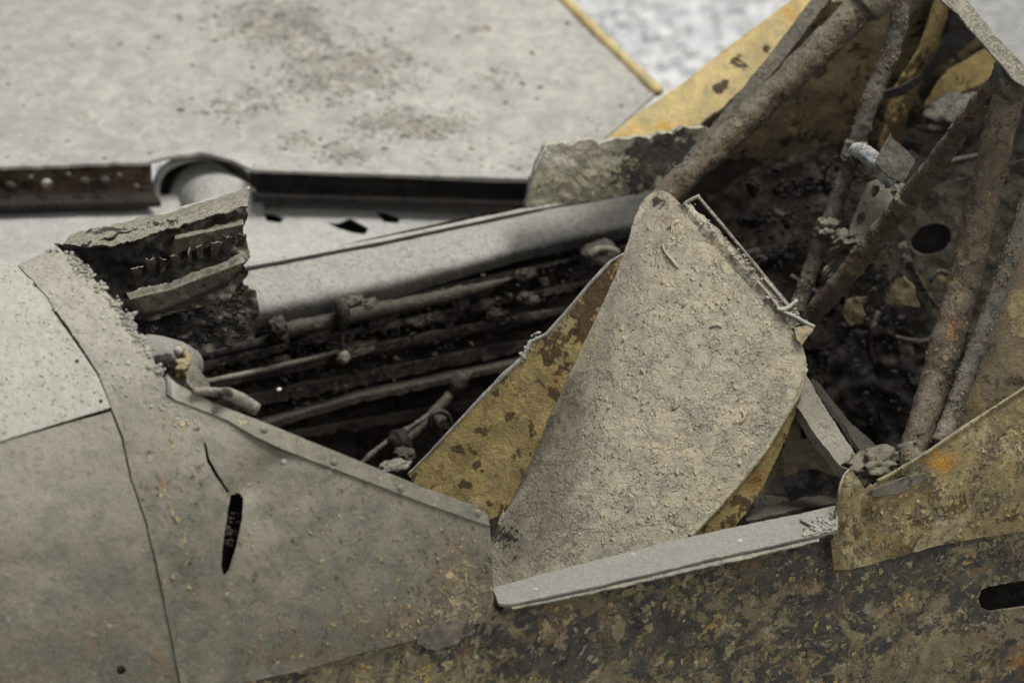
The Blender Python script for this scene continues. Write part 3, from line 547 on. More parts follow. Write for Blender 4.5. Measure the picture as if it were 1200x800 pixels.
flakes('paint_flake', [(985, 600), (1050, 570), (1200, 480), (1200, 620), (1090, 635), (985, 662)], s_pl, 420, (.001, .0045), (.0002, .001), fpl, [M['flk'], M['flk2'], M['flk3'], M['flk2']], dens=lambda x, y: np.clip(fbm(np.c_[x, y, 0*x], 1/30, 3)*2+.3, .04, 1))

# --- far side: rounded dusty rail, web and ledges
X4 = (285, 450, 615, 775)
def frail(ys, y): return [(x, v, y) for x, v in zip(X4, (*ys[:3], ys[2]+(ys[3]-ys[2])*.744))]
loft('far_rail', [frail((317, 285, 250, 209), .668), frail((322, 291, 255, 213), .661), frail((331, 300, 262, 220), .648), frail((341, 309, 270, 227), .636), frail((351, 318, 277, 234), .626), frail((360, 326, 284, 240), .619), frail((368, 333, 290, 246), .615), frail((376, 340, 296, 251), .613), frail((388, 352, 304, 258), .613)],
     fus, M['rail'], step=.0035, thick=.003, terms=((.0012, 20, 3, 51), (.0005, 90, 3, 52)), label='rounded rail under thick grey dust', attrs={'dust': lambda x, y: -.6*np.clip((x-570)/190, 0, 1)})  # dust thinned to the right paints in the broken edge's shadow
loft('rail_lip', [frail((309, 278, 244, 206), .680), frail((314, 283, 248, 209), .676)], fus, M['pale'], step=.003, thick=.002, terms=((.001, 40, 3, 5),))
loft('rail_groove', [frail((313, 282, 247, 208), .678), frail((317, 285, 250, 211), .666)], fus, M['dark'], step=.006)
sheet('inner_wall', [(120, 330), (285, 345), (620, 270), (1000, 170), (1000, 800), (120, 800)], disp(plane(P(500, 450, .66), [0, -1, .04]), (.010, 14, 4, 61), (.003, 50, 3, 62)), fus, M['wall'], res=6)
XL = (215, 400, 560, 700, 820)
def rl(ys, y): return [(x, v, y) for x, v in zip(XL, ys)]
loft('channel', [rl((402, 357, 322, 290, 262), .650), rl((406, 361, 326, 294, 266), .618), rl((412, 367, 332, 299, 271), .616)], fus, M['ledge'], thick=.002, terms=((.0012, 30, 3, 6),), label='thin shelf under the far rail', rag=.002)
tube('conduit', [(318, 392, .600), (360, 381, .600), (400, 374, .600), (440, 364, .600), (500, 352, .600), (560, 338, .60), (600, 326, .605)], [.0085, .008, .009, .007, .006, .005, .003], fus, M['ledge'], seg=14, rough=.002, label='brown crusted conduit')
loft('longeron', [rl((424, 384, 352, 322, 300), .640), rl((427, 388, 355, 325, 303), .622), rl((438, 398, 364, 333, 311), .620)], fus, M['wall'], thick=.002, terms=((.003, 26, 4, 17),), rag=.005)
loft('longeron', [rl((474, 436, 404, 380, 360), .645), rl((477, 440, 408, 383, 363), .618), rl((494, 456, 422, 396, 376), .616)], fus, M['wall'], thick=.002, terms=((.004, 30, 4, 19),), rag=.005)
loft('longeron', [rl((524, 490, 462, 440, 420), .645), rl((528, 494, 466, 444, 424), .605), rl((540, 506, 478, 456, 436), .603)], fus, M['wall'], thick=.002, terms=((.004, 24, 4, 23),), rag=.005)
for xx in (250, 345, 455, 560, 640):
    loft('wall_stiffener', [[(xx, 392-.2*(xx-250), .632), (xx+6, 470-.2*(xx-250), .632), (xx+8, 560-.2*(xx-250), .632)], [(xx+9, 390-.2*(xx-250), .625), (xx+15, 468-.2*(xx-250), .625), (xx+17, 558-.2*(xx-250), .625)]], fus, M['wall'], thick=.003, terms=((.003, 40, 3, 9),), rag=.002)
tube('conduit', [(230, 418, .61), (300, 402, .61), (330, 392, .61)], .005, fus, M['dark'], seg=10, rough=.001)
loft('longeron', [rl((446, 408, 375, 350, 330), .640), rl((450, 411, 378, 352, 332), .612), rl((462, 423, 388, 360, 340), .610), rl((466, 427, 392, 364, 344), .63)], fus, M['wall'], thick=.002, terms=((.003, 30, 4, 7),), rag=.003)
tube('thin_pipe', [(236, 449, .60), (300, 436, .60), (350, 424, .60), (398, 412, .602)], .0034, fus, M['crump'], seg=8, rough=.0008, label='thin olive pipe')
loft('longeron', [[(290, 494, .62), (420, 456, .62), (540, 432, .62), (640, 410, .62)], [(290, 499, .590), (420, 462, .590), (540, 437, .590), (640, 415, .59)], [(290, 510, .588), (420, 472, .588), (540, 446, .588), (640, 424, .588)]], fus, M['ledge'], thick=.003, terms=((.0015, 30, 4, 8),), rag=.002, label='brown longeron low on the far wall')
tube('clip', [(398, 350, .596), (402, 366, .590), (401, 384, .592)], [.006, .0085, .006], fus, M['ledge'], seg=10, rough=.0015)
tube('cable', [(401, 380, .592), (400, 400, .592), (402, 418, .592)], .0033, fus, M['ledge'], seg=8, rough=.0006)
def lump(name, px, py, y, r, mat, sx=1, sy=1, am=.35, label=None, kind=None, par=None):
    import bmesh
    b = bmesh.new(); bmesh.ops.create_icosphere(b, subdivisions=4, radius=1); V = np.array([v.co[:] for v in b.verts]); F = [[v.index for v in f.verts] for f in b.faces]; b.free()
    c0 = P(px, py, y); V = V*(1+am*fbm(V+px*.37, 1.6, 4, .6)[:, None]); V = V*r*np.array([sx, 1, sy])
    return mesh(name, V+c0, F, par or fus, mat, True, None, kind, label)
lump('clamp', 402, 419, .59, .007, M['greytube']); lump('clamp', 326, 386, .597, .011, M['ledge'], .8, 1.1, .6); lump('fitting', 703, 300, .585, .02, M['ledge'], 1, .8, .25, label='round fitting half hidden behind the seat')
tube('handle_cap', [(690, 300, .575), (700, 293, .573), (716, 292, .573), (724, 297, .575)], .004, fus, M['greytube'], seg=8)
for i in range(44):
    x = rng.uniform(300, 640); y = 345-.2*(x-300)+rng.uniform(30, 90)
    lump('grime_lump', x, y, .612+rng.uniform(-.01, .02), rng.uniform(.003, .009), M[('wall', 'ledge', 'wall')[i % 3]], rng.uniform(.8, 2.4), .8, .6)
px, py = pick([(285, 388), (450, 355), (620, 306), (740, 275), (740, 300), (430, 470), (300, 500), (220, 430)], 900); Q, _ = plane(P(500, 400, .607), [0, -1, .05])(px, py); Q[:, 1] += rng.uniform(-.006, .03, len(Q)); crumbs('grime', Q, (.001, .004), fus, M['ledge'], label='rusty crumbs clinging to the far wall')
lump('white_chip', 327, 456, .585, .0019, M['gravel'], 1.3, .8, .3)
# lever linkage in the pit
tube('lever', [(556, 434, .55), (536, 452, .54), (500, 492, .50), (470, 520, .47)], [.0045, .006, .006, .005], fus, M['ledge'], seg=10, rough=.0025)
tube('lever_knob', [(530, 462, .53), (538, 448, .53), (543, 438, .53)], [.006, .010, .007], fus, M['ledge'], seg=14, rough=.0008)
tube('lever', [(420, 546, .45), (450, 520, .46), (500, 488, .5), (520, 470, .53)], .003, fus, M['wall'], seg=8, rough=.0015)
lump('pulley', 515, 497, .49, .014, M['ledge'], .8, 1, .25); lump('pulley', 467, 522, .46, .015, M['dark'], .8, 1.1, .35); lump('fitting', 474, 534, .44, .010, M['ledge'], 1.1, .8, .4); lump('fitting', 463, 546, .42, .010, M['crump'], 1.5, .5, .4)
tube('pulley_rim', [(503, 500, .478), (506, 486, .478), (517, 482, .478), (527, 490, .478), (527, 503, .478), (516, 512, .478)], .0026, fus, M['ledge'], seg=8)
# --- pit floor, bulkheads
b0 = np.array([[-1.2, -.02, -.40], [1.2, -.02, -.40]]); loft('pit_floor', [b0, b0+np.array([0, .66, 0])], fus, M['dark'], step=.012, thick=.004, terms=((.012, 12, 4, 3),))
def ring(x, name, lo=-80, hi=80):
    th = np.radians(np.linspace(lo, 180-lo, 60)); V = [[x, YC, ZC]]+[[x, YC-(EA-.014)*math.cos(t), ZC+(EB-.014)*math.sin(t)] for t in th]
    return mesh(name, V, [[0, i+1, i+2] for i in range(59)], fus, M['dark'])
ring(-.62, 'front_bulkhead', -90); ring(1.15, 'rear_bulkhead', -90)

# --- crumpled plate at the upper left of the opening
cy = .50
cs = disp(plane(P(200, 300, cy), [-.05, -1, .1]), (.012, 22, 2, 71), (.008, 50, 3, 72), (.003, 120, 3, 73))
sheet('crumpled_plate', [(64, 286), (100, 282), (200, 260), (270, 243), (284, 240), (290, 256), (286, 268), (294, 296), (286, 310), (292, 322), (268, 350), (180, 372), (150, 376), (110, 330), (88, 306)], cs, fus, M['crump'], res=2.5, rag=3, thick=.003,
      attrs={'soot': blobs([(110, 290, 40, 18, 1.4), (200, 300, 60, 16, .5), (150, 330, 30, 30, .9), (270, 300, 16, 40, .4)]), 'dust': blobs([(280, 280, 8, 30, .2)])}, label='crumpled dark plate with a bent pale flange')
loft('top_flange', [[(82, 274, .53), (140, 263, .53), (210, 245, .53), (290, 220, .53)], [(74, 286, .505), (140, 274, .505), (205, 254, .505), (292, 229, .505)], [(108, 289, .494), (150, 283, .494), (196, 269, .492), (290, 240, .492)]],
     fus, M['crump'], thick=.002, step=.002, terms=((.0028, 30, 2, 5), (.0004, 120, 2, 6)), rag=.003, attrs={'dust': blobs([(190, 265, 140, 30, .1)]), 'soot': blobs([(130, 268, 60, 4, .7), (205, 262, 30, 4, .4)]), 'patch': blobs([(230, 250, 60, 12, .3)])})
loft('top_lip', [[(84, 272, .535), (140, 262, .535), (210, 243, .535), (293, 218, .535)], [(84, 275, .53), (140, 265, .53), (210, 246, .53), (292, 222, .53)]], fus, M['pale'], thick=.001, step=.002, terms=((.001, 50, 3, 6),))
loft('stiffener', [[(205, 276, .495), (240, 268, .495), (284, 256, .495)], [(205, 280, .482), (240, 272, .482), (286, 262, .482)], [(198, 300, .482), (240, 290, .482), (262, 284, .482)]], fus, M['crump'], thick=.0015, step=.002, terms=((.002, 60, 3, 6),), rag=.003)
loft('stiffener', [[(148, 342, .475), (200, 330, .475), (282, 298, .475)], [(152, 350, .462), (200, 339, .462), (288, 306, .462)], [(160, 368, .460), (200, 360, .460), (270, 328, .460)], [(170, 373, .468), (210, 362, .468), (268, 334, .468)]], fus, M['crump'], thick=.0015, step=.002, terms=((.0015, 40, 3, 6),), rag=.003)
for i in range(9):
    x = 158+i*15; y = 328-i*4.6
    loft('torn_tab', [[(x, y, .47), (x+rng.uniform(4, 9), y-2, .47)], [(x+rng.uniform(-6, 6), y-12-rng.uniform(0, 8), .455+rng.uniform(-.01, .01)), (x+8+rng.uniform(-4, 6), y-14-rng.uniform(0, 8), .465)]], fus, M['crump'], thick=.001, step=.002, terms=((.002, 80, 2, i),), rag=.003)
sheet('torn_wall', [(150, 372), (180, 360), (270, 330), (300, 340), (300, 396), (240, 412), (180, 410), (160, 395)], disp(plane(P(220, 380, .54), [0, -1, .3]), (.014, 28, 3, 81), (.006, 70, 3, 82)), fus, M['crump'], res=3, rag=3, attrs={'soot': blobs([(230, 380, 80, 30, .9), (200, 345, 60, 15, .9)])})
sheet('torn_wall', [(262, 336), (284, 330), (292, 345), (292, 384), (270, 388), (256, 370)], disp(plane(P(275, 360, .575), [-.3, -1, .2]), (.006, 40, 3, 83)), fus, M['dark'], res=3, rag=3)
px, py = pick([(150, 365), (290, 335), (290, 395), (180, 410)], 350); Q, _ = plane(P(220, 380, .52), [0, -1, .3])(px, py); crumbs('grime', Q, (.001, .004), fus, M['dark'])
# --- canister and rags near the rim
can = thing('canister', 'dusty grey canister with ochre straps poking out behind the cowling rim', 'canister', P(200, 425, .22))
ca, cb_ = P(178, 422, .20), P(225, 428, .235)
tube('canister', np.array([ca+np.array([-.06, .01, -.012]), ca, ca*.35+cb_*.65, cb_, cb_+np.array([.004, 0, -.001])]), [.022, .0225, .0225, .020, .012], can, M['sill'], seg=36, rough=.0005, p3=True, smooth=False)
tube('strap', [(206, 404, .215), (216, 412, .19), (222, 430, .18), (226, 446, .19)], .0034, can, M['ochre'], seg=8, rough=.0012)
lump('fitting', 212, 432, .18, .009, M['ochre'], 1, 1, .6, par=can); lump('valve', 209, 411, .19, .004, M['pale'], 1, 1, .2, par=can); lump('fitting', 190, 428, .17, .010, M['dark'], 1.2, 1, .4, par=can)
sheet('torn_wedge', [(222, 424), (228, 426), (244, 448), (252, 462), (230, 458), (218, 448)], disp(plane(P(235, 445, .16), [.3, -.8, .6]), (.003, 60, 2, 3)), fus, M['crump'], res=2.5, attrs={'dust': lambda x, y: np.full(len(x), .4)})
tube('bent_pipe', [(226, 458, .12), (244, 459, .12), (262, 460, .115), (282, 468, .115), (301, 480, .11)], [.0035, .004, .0055, .0068, .0066], fus, M['greytube'], seg=20, rough=.0022, attrs={'dust': lambda x, y: np.full(len(x), .4)})
tube('pipe_clamp', [(258, 465, .108), (265, 456, .108), (270, 462, .112)], .0034, fus, M['bulk'], seg=10, rough=.002)

# --- rear half: inner skins, far decking, broken edge
sheet('rear_deck_skin', [(706, 166), (740, 138), (800, 98), (860, 50), (925, 2), (990, -60), (1080, -60), (1010, 10), (960, 60), (900, 105), (850, 140), (800, 150), (760, 162), (722, 166)], disp(plane(P(820, 100, .645), [-.1, -.75, .65]), (.002, 10, 3, 1)), fus, M['yellow'], res=4, thick=.003, rag=.5,
      attrs={'stain': blobs([(780, 150, 60, 9, .6), (720, 160, 20, 6, .6), (925, 20, 30, 20, .4), (870, 60, 40, 20, .3)]), 'soot': blobs([(845, 104, 10, 7, 1.1), (865, 74, 9, 6, 1.0), (878, 84, 6, 4, .6), (900, 60, 10, 8, .5)]), 'patch': blobs([(890, 60, 60, 30, .4)])}, label='yellow rear decking skin')
sheet('inner_skin', [(760, 200), (840, 130), (900, 80), (960, 30), (1020, -60), (1260, -60), (1260, 100), (1160, 120), (1060, 160), (960, 172), (880, 200), (830, 235)], disp(plane(P(950, 110, .60), [-.1, -.9, -.2]), (.004, 10, 3, 5), (.0015, 40, 3, 6)), fus, M['brown'], res=4, rag=2, thick=.002,
      attrs={'patch': blobs([(935, 140, 50, 30, .6), (1020, 50, 30, 50, .4), (1070, 60, 20, 40, .4)]), 'soot': blobs([(1070, 100, 40, 20, .8), (1100, 50, 30, 40, .7), (1060, 140, 50, 12, 1.), (870, 210, 50, 30, 1.2), (820, 215, 40, 20, 1.), (960, 160, 60, 12, .5)])}, label='brown inner skin of the rear fuselage')
sheet('inner_plate', [(1082, 124), (1098, 98), (1112, 82), (1150, 60), (1172, 52), (1186, 80), (1170, 92), (1130, 106), (1100, 120)], disp(plane(P(1120, 100, .56), [-.1, -.9, .2]), (.002, 20, 3, 5)), fus, M['ochre'], res=3.5, thick=.002, rag=1, label='triangular yellow plate')
loft('rib', [[(1118, -10, .55), (1098, 60, .55), (1065, 130, .55), (1055, 180, .55)], [(1102, -12, .545), (1078, 58, .545), (1045, 112, .545), (1030, 175, .545)]], fus, M['ochre'], thick=.003, terms=((.001, 30, 3, 4),), attrs={'soot': blobs([(1080, 110, 30, 40, 1.2), (1050, 170, 20, 30, 1.4)])})
loft('rib', [[(1150, -10, .53), (1150, 40, .53), (1100, 80, .53), (1060, 112, .53), (1035, 118, .53)], [(1120, -10, .53), (1110, 40, .53), (1080, 88, .53), (1055, 102, .53), (1035, 108, .53)]], fus, M['dark'], thick=.003, terms=((.002, 30, 3, 4),))
# thick broken edge
be = disp(plane(P(700, 200, .60), [-.1, -.9, .25]), (.004, 25, 3, 8), (.002, 70, 3, 9))
sheet('broken_edge', [(617, 243), (623, 220), (628, 196), (638, 176), (645, 169), (660, 168), (668, 174), (676, 165), (696, 163), (704, 170), (716, 164), (760, 162), (805, 150), (832, 152), (812, 190), (790, 218), (752, 226), (700, 235), (650, 240)], be, fus, M['block'], res=3, thick=.012, rag=3.2,
      attrs={'dust': blobs([(640, 180, 24, 14, .9), (690, 178, 40, 12, .6), (650, 205, 30, 30, .35)]), 'patch': blobs([(690, 205, 55, 24, .9)]), 'soot': blobs([(800, 180, 50, 30, 1.), (745, 205, 36, 20, .7), (760, 175, 30, 10, .5)]), 'stain': blobs([(700, 190, 20, 10, .3)])}, label='thick broken edge of the rear decking')
tube('broken_rim', [(617, 244, .585), (621, 222, .585), (628, 196, .585), (640, 174, .588)], .0016, fus, M['pale'], seg=8, rough=.0012)
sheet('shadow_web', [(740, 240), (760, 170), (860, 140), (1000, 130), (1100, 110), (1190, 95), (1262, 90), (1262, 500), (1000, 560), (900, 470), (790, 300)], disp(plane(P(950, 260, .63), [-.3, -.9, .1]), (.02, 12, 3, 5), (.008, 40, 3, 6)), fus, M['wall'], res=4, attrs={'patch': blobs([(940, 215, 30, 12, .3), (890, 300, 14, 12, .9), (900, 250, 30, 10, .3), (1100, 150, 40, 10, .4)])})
# bulkhead with oval opening
bh = disp(plane(P(1090, 290, .44), [-.75, -.6, .15]), (.004, 18, 3, 5), (.002, 60, 3, 7))
def oval(cx, cy, a, b, rot, n=22): return [(cx+a*math.cos(t)*math.cos(rot)-b*math.sin(t)*math.sin(rot), cy+a*math.cos(t)*math.sin(rot)+b*math.sin(t)*math.cos(rot)) for t in np.linspace(0, 2*math.pi, n, endpoint=False)]
sheet('frame_bulkhead', [(1046, 236), (1080, 222), (1140, 205), (1262, 170), (1262, 470), (1080, 480), (1050, 430), (1030, 400), (1010, 470), (985, 430), (975, 372), (1010, 330), (1036, 290)], bh, fus, M['bulk'], res=3.5, rag=2.2, holes=[oval(1091, 280, 25, 17.5, -.35)],
      attrs={'dust': blobs([(1110, 260, 40, 40, .22), (1070, 300, 30, 20, .15)]), 'patch': blobs([(1050, 342, 20, 14, 1.6), (1002, 362, 12, 16, 1.3), (1100, 330, 30, 20, .4), (1130, 250, 20, 40, .2)]), 'soot': blobs([(1020, 330, 22, 22, 1.5), (1030, 385, 30, 25, 1.), (1090, 410, 50, 30, .9), (1060, 370, 20, 10, .9), (985, 400, 20, 30, 1.2), (1075, 355, 12, 10, .9)]), 'stain': blobs([(1100, 320, 12, 8, .5)])}, label='bulkhead with an oval opening')
sheet('opening_backing', [(1040, 230), (1140, 230), (1140, 330), (1040, 330)], plane(P(1090, 280, .455), [-.75, -.6, .15]), fus, M['dark'], res=12)  # added dark sheet, its black stands in for shade inside the opening
loft('torn_strip', [[(1052, 285, .40), (1060, 310, .395), (1072, 335, .39), (1086, 356, .385)], [(1062, 283, .40), (1068, 306, .39), (1080, 330, .385), (1094, 350, .38)]], fus, M['greytube'], thick=.001, terms=((.003, 50, 3, 3),), rag=.004, attrs={'soot': lambda x, y: np.full(len(x), .5)})
for q in ([(1046, 335), (1060, 322), (1072, 342), (1078, 360), (1040, 355)], [(990, 350), (1012, 346), (1012, 378), (996, 382), (988, 372)]):
    sheet('yellow_scrap', q, disp(plane(P(q[0][0], q[0][1], .41), [-.7, -.6, .2]), (.003, 40, 3, 3)), fus, M['plate'], res=2.5, rag=4, attrs={'dust': lambda x, y: np.full(len(x), .1)})
for (pts, r) in ([[(1030, 365, .39), (1022, 385, .385), (1018, 405, .39), (1024, 425, .40)], .0032], [[(1090, 330, .37), (1100, 318, .37), (1112, 322, .37)], .003], [[(1000, 320, .38), (985, 325, .37), (975, 340, .36)], .003], [[(1070, 200, .46), (1110, 190, .45), (1160, 180, .44)], .003], [[(1090, 345, .39), (1098, 360, .39), (1112, 352, .39)], .0022], [[(1050, 395, .38), (1080, 400, .38), (1110, 390, .38)], .0028]):
    tube('bent_wire', pts, r, fus, M['ledge'], seg=8, rough=.001)
for i in range(34):
    x = rng.uniform(880, 1110); y = rng.uniform(190, 520)
    if 1020 < x and 215 < y < 350: continue
    lump('grime_lump', x, y, rng.uniform(.42, .56), rng.uniform(.004, .016), M['dark'], rng.uniform(.7, 2), rng.uniform(.5, 1.4), .8)
for i in range(16):
    x = rng.uniform(880, 1030); y = rng.uniform(200, 470); yy = rng.uniform(.42, .56); a = rng.uniform(-1.2, 1.2); L = rng.uniform(20, 60)
    pts = [(x, y, yy), (x+L*.5*math.cos(a)+rng.uniform(-6, 6), y+L*.5*math.sin(a)+rng.uniform(-6, 6), yy-.01), (x+L*math.cos(a), y+L*math.sin(a), yy+rng.uniform(-.02, .02))]
    if i % 2: tube('bent_wire', pts, rng.uniform(.0015, .0045), fus, M[('ledge', 'wall', 'wall')[i % 3]], seg=8, rough=.001)
    else: loft('torn_strip', [pts, [(p[0]+rng.uniform(8, 20), p[1]+rng.uniform(4, 14), p[2]+.01) for p in pts]], fus, M[('wall', 'bulk', 'ledge')[i % 3]], thick=.0012, terms=((.003, 50, 3, i),), rag=.004)
sheet('side_stowage', [(975, 400), (1060, 380), (1090, 420), (1085, 520), (1000, 540), (960, 480)], disp(plane(P(1020, 450, .42), [-.5, -.8, .3]), (.022, 20, 3, 15), (.010, 60, 3, 16)), fus, M['dark'], res=3.5, rag=3, attrs={'patch': blobs([(1060, 420, 40, 30, .3)]), 'dust': blobs([(1050, 410, 40, 15, .1)])})
lump('cloth_lump', 1122, 135, .50, .024, M['wall'], 1.5, .8, .5, label='dusty crumpled lump')
px, py = pick([(880, 200), (1030, 180), (1050, 240), (1050, 330), (1090, 520), (930, 480)], 1000); Q, _ = plane(P(1000, 330, .44), [-.5, -.8, .2])(px, py); Q += F_*rng.uniform(-.01, .06, (len(Q), 1)); crumbs('grime', Q, (.001, .0045), fus, M['dark'])

# --- steel frame tubes
tube('frame_tube', [(765, 245, .47), (800, 210, .47), (905, 112, .475), (1010, 10, .48), (1065, -50, .48)], [.0125, .0135, .0145, .0165, .016], fus, M['rust'], seg=32, rough=.0022, freq=70, smooth=False, label='thick rusty diagonal tube', attrs={'patch': blobs([(1010, 30, 20, 8, .6)]), 'soot': blobs([(1000, 25, 20, 14, .6)])}, seed=1)
tube('tube_collar', [(1012, 8, .478), (1030, -10, .478)], [.0195, .02], fus, M['greytube'], seg=32, rough=.0008)
loft('frame_strap', [[(775, 215, .54), (840, 140, .54), (900, 66, .54), (950, 0, .54), (990, -50, .54)], [(795, 222, .525), (858, 146, .525), (918, 70, .525), (968, 4, .525), (1008, -46, .525)]], fus, M['greytube'], thick=.005, terms=((.0008, 40, 3, 5),), attrs={'soot': blobs([(800, 200, 30, 30, .8), (935, 10, 10, 10, .5)]), 'patch': blobs([(895, 70, 30, 20, .5)])}, rag=.002)
loft('frame_strap', [[(958, 4, .545), (920, 50, .545), (880, 100, .545), (860, 130, .545)], [(1000, 0, .55), (955, 45, .55), (910, 82, .55), (880, 115, .55)]], fus, M['brown'], thick=.003, terms=((.001, 40, 3, 5),), attrs={'patch': blobs([(970, 20, 40, 20, .6)]), 'soot': blobs([(890, 95, 30, 20, 1.)])})
tube('frame_tube', [(1066, -40, .42), (1057, 0, .42), (1044, 60, .41), (1020, 120, .40), (1001, 178, .39), (984, 225, .38), (966, 272, .37), (950, 315, .36), (934, 362, .35)], [.0075, .0085, .0082, .008, .009, .0078, .0082, .0075, .007], fus, M['greytube'], seg=24, rough=.0018, freq=80, label='slim curved tube', seed=3, attrs={'wear': lambda x, y: np.full(len(x), .3)})
tube('tube_collar', [(1004, 168, .388), (996, 188, .386)], [.0108, .0108], fus, M['greytube'], seg=24, rough=.0012)
tube('frame_tube', [(1172, 94, .17), (1120, 160, .22), (1072, 224, .26), (1040, 262, .29), (990, 325, .32), (940, 382, .35)], [.0088, .0098, .0095, .0105, .010, .0098], fus, M['rust'], seg=28, rough=.0022, freq=75, smooth=False, label='rusty tube crossing in front of the bulkhead', seed=5, attrs={'patch': blobs([(1000, 310, 8, 12, .8), (1050, 250, 20, 16, .3)])})
tube('tube_collar', [(1064, 232, .264), (1054, 246, .272)], [.0118, .0115], fus, M['rust'], seg=24, rough=.001)
tube('frame_tube', [(1192, 60, .15), (1180, 120, .15), (1156, 220, .14), (1130, 330, .12), (1098, 440, .09), (1068, 540, .05)], [.0145, .0150, .0155, .0155, .0145, .0125], fus, M['rust'], seg=36, rough=.0024, freq=60, smooth=False, label='thick upright rusty tube', seed=8, attrs={'patch': blobs([(1120, 340, 14, 40, .7), (1182, 160, 4, 10, 1.5), (1110, 400, 10, 20, .4)]), 'stain': blobs([(1115, 380, 10, 30, .5)]), 'dust': blobs([(1170, 120, 20, 40, .3)])})
tube('frame_tube', [(1228, 190, .10), (1200, 255, .095), (1175, 330, .085), (1140, 420, .07), (1112, 495, .05), (1102, 520, .04)], [.009, .009, .0085, .0085, .008, .0085], fus, M['greytube'], seg=24, rough=.0008, smooth=False, label='smooth grey tube', seed=9)
sheet('corner_panel', [(1216, 240), (1262, 140), (1262, 470), (1190, 490), (1130, 560), (1080, 560), (1110, 520), (1140, 440), (1180, 340)], disp(plane(P(1180, 400, .085), [-.2, -.9, .4]), (.002, 12, 3, 3)), fus, M['brown'], res=4, thick=.002, rag=.8,
      attrs={'patch': blobs([(1192, 362, 11, 20, 2.4), (1205, 385, 12, 10, 2.), (1140, 470, 8, 22, 1.3), (1165, 410, 10, 8, .8), (1182, 270, 16, 12, 1.), (1150, 490, 9, 18, 1.2)]), 'dust': blobs([(1165, 400, 30, 80, .12)])}, label='brown corner panel with yellow paint remnants')
# lower strut
loft('lower_strut', [[(932, 418, .22), (952, 452, .19), (980, 498, .14), (1010, 545, .085)], [(944, 436, .20), (930, 470, .17), (956, 510, .125), (992, 553, .07)]][::1], fus, M['greytube'], thick=.010, terms=((.0012, 50, 3, 3),), rag=.002, attrs={'dust': blobs([(985, 510, 25, 25, .6)])}, label='flat grey strut')
loft('lower_strut', [[(952, 444, .21), (985, 492, .16), (1016, 540, .10), (1046, 552, .07)], [(958, 448, .23), (996, 494, .18), (1036, 530, .12), (1052, 548, .09)]], fus, M['ledge'], thick=.004, terms=((.0015, 50, 3, 3),))
lump('strut_joint', 1024, 546, .06, .018, M['bulk'], 1.3, .8, .9, label='crusted joint at the strut foot')
tube('drain_tube', [(928, 470, .26), (945, 492, .25), (968, 520, .23)], .008, fus, M['ledge'], seg=16, rough=.001); tube('pipe_end', [(962, 520, .225), (968, 527, .222)], [.007, .005], fus, M['pale'], seg=14, rough=.0008)
tube('frame_tube', [(1068, 520, .06), (1072, 548, .045)], [.0135, .015], fus, M['greytube'], seg=24, rough=.0015)
loft('floor_shelf', [[(875, 610, .12), (930, 598, .12), (985, 588, .12)], [(870, 598, .16), (930, 585, .16), (990, 574, .16)]], fus, M['ledge'], thick=.004, terms=((.001, 30, 3, 4),), rag=.002)
sheet('pit_scrap', [(878, 588), (890, 578), (920, 582), (925, 588), (888, 596)], plane(P(900, 586, .2), [0, -.3, 1]), fus, M['ledge'], res=3)
sheet('pit_scrap', [(915, 560), (950, 548), (980, 558), (975, 588), (930, 592)], disp(plane(P(950, 570, .22), [-.2, -.6, .7]), (.01, 30, 3, 5)), fus, M['dark'], res=3)
for o_ in [q for q in bpy.data.objects if q.name.startswith(('frame_tube', 'tube_collar'))]: crust(o_, 260 if 'tube_c' not in o_.name else 30, (.001, .005), (.0001, .0011), [M['rust'], M['rust'], M['greytube'], M['flk2']])
# windscreen corner
ws1 = plane(P(1180, 50, .14), [-.3, -.75, .6])
sheet('windscreen_pane', [(1142, -60), (1262, -60), (1262, 112), (1206, 88), (1180, 66), (1150, 32), (1124, 2), (1110, -60)], disp(ws1, (.001, 8, 2, 3)), fus, M['glass'], res=6, thick=.006, rag=.3)
sheet('windscreen_frame', [(1080, -30), (1108, -30), (1140, 8), (1166, 42), (1190, 66), (1208, 82), (1206, 104), (1190, 96), (1174, 76), (1150, 50), (1122, 16), (1098, -4)], disp(ws1, (.0015, 30, 3, 7), fn=lambda x, y: np.full(len(x), .008)), fus, M['crump'], res=3, thick=.006, rag=1.5, attrs={'dust': lambda x, y: np.full(len(x), .45), 'patch': blobs([(1130, 20, 20, 20, .9), (1180, 70, 14, 20, .7)])}, label='flaking windscreen frame corner')
lump('frame_joint', 1184, 92, .135, .017, M['crump'], 1, 1.2, .4)
# perforated bracket
br = disp(plane(P(1020, 240, .35), [-.1, -.85, .5]), (.0008, 30, 3, 3))
brk = sheet('bracket', [(1018, 214), (1040, 206), (1058, 222), (1054, 250), (1030, 286), (1012, 306), (992, 296), (996, 268), (1008, 236)], br, fus, M['greytube'], res=2.5, thick=.003, rag=.8, holes=[oval(1025.5, 224, 5, 7.5, .3, 12), oval(1009, 256, 5, 7.5, .3, 12)], attrs={'dust': lambda x, y: np.full(len(x), .35)}, label='perforated bracket with two holes')
sheet('bracket_plate', [(1044, 156), (1046, 162), (1060, 174), (1072, 186), (1066, 204), (1058, 214), (1040, 206), (1026, 190), (1034, 172)], disp(plane(P(1050, 185, .33), [-.1, -.7, .7]), (.003, 40, 3, 5)), fus, M['ledge'], res=2.5, thick=.002, rag=1.5, attrs={'dust': lambda x, y: np.full(len(x), .35)})
sheet('bracket_plate', [(1068, 176), (1088, 188), (1076, 212), (1058, 216), (1066, 200)], plane(P(1075, 195, .33), [.5, -.7, .4]), fus, M['dark'], res=3)
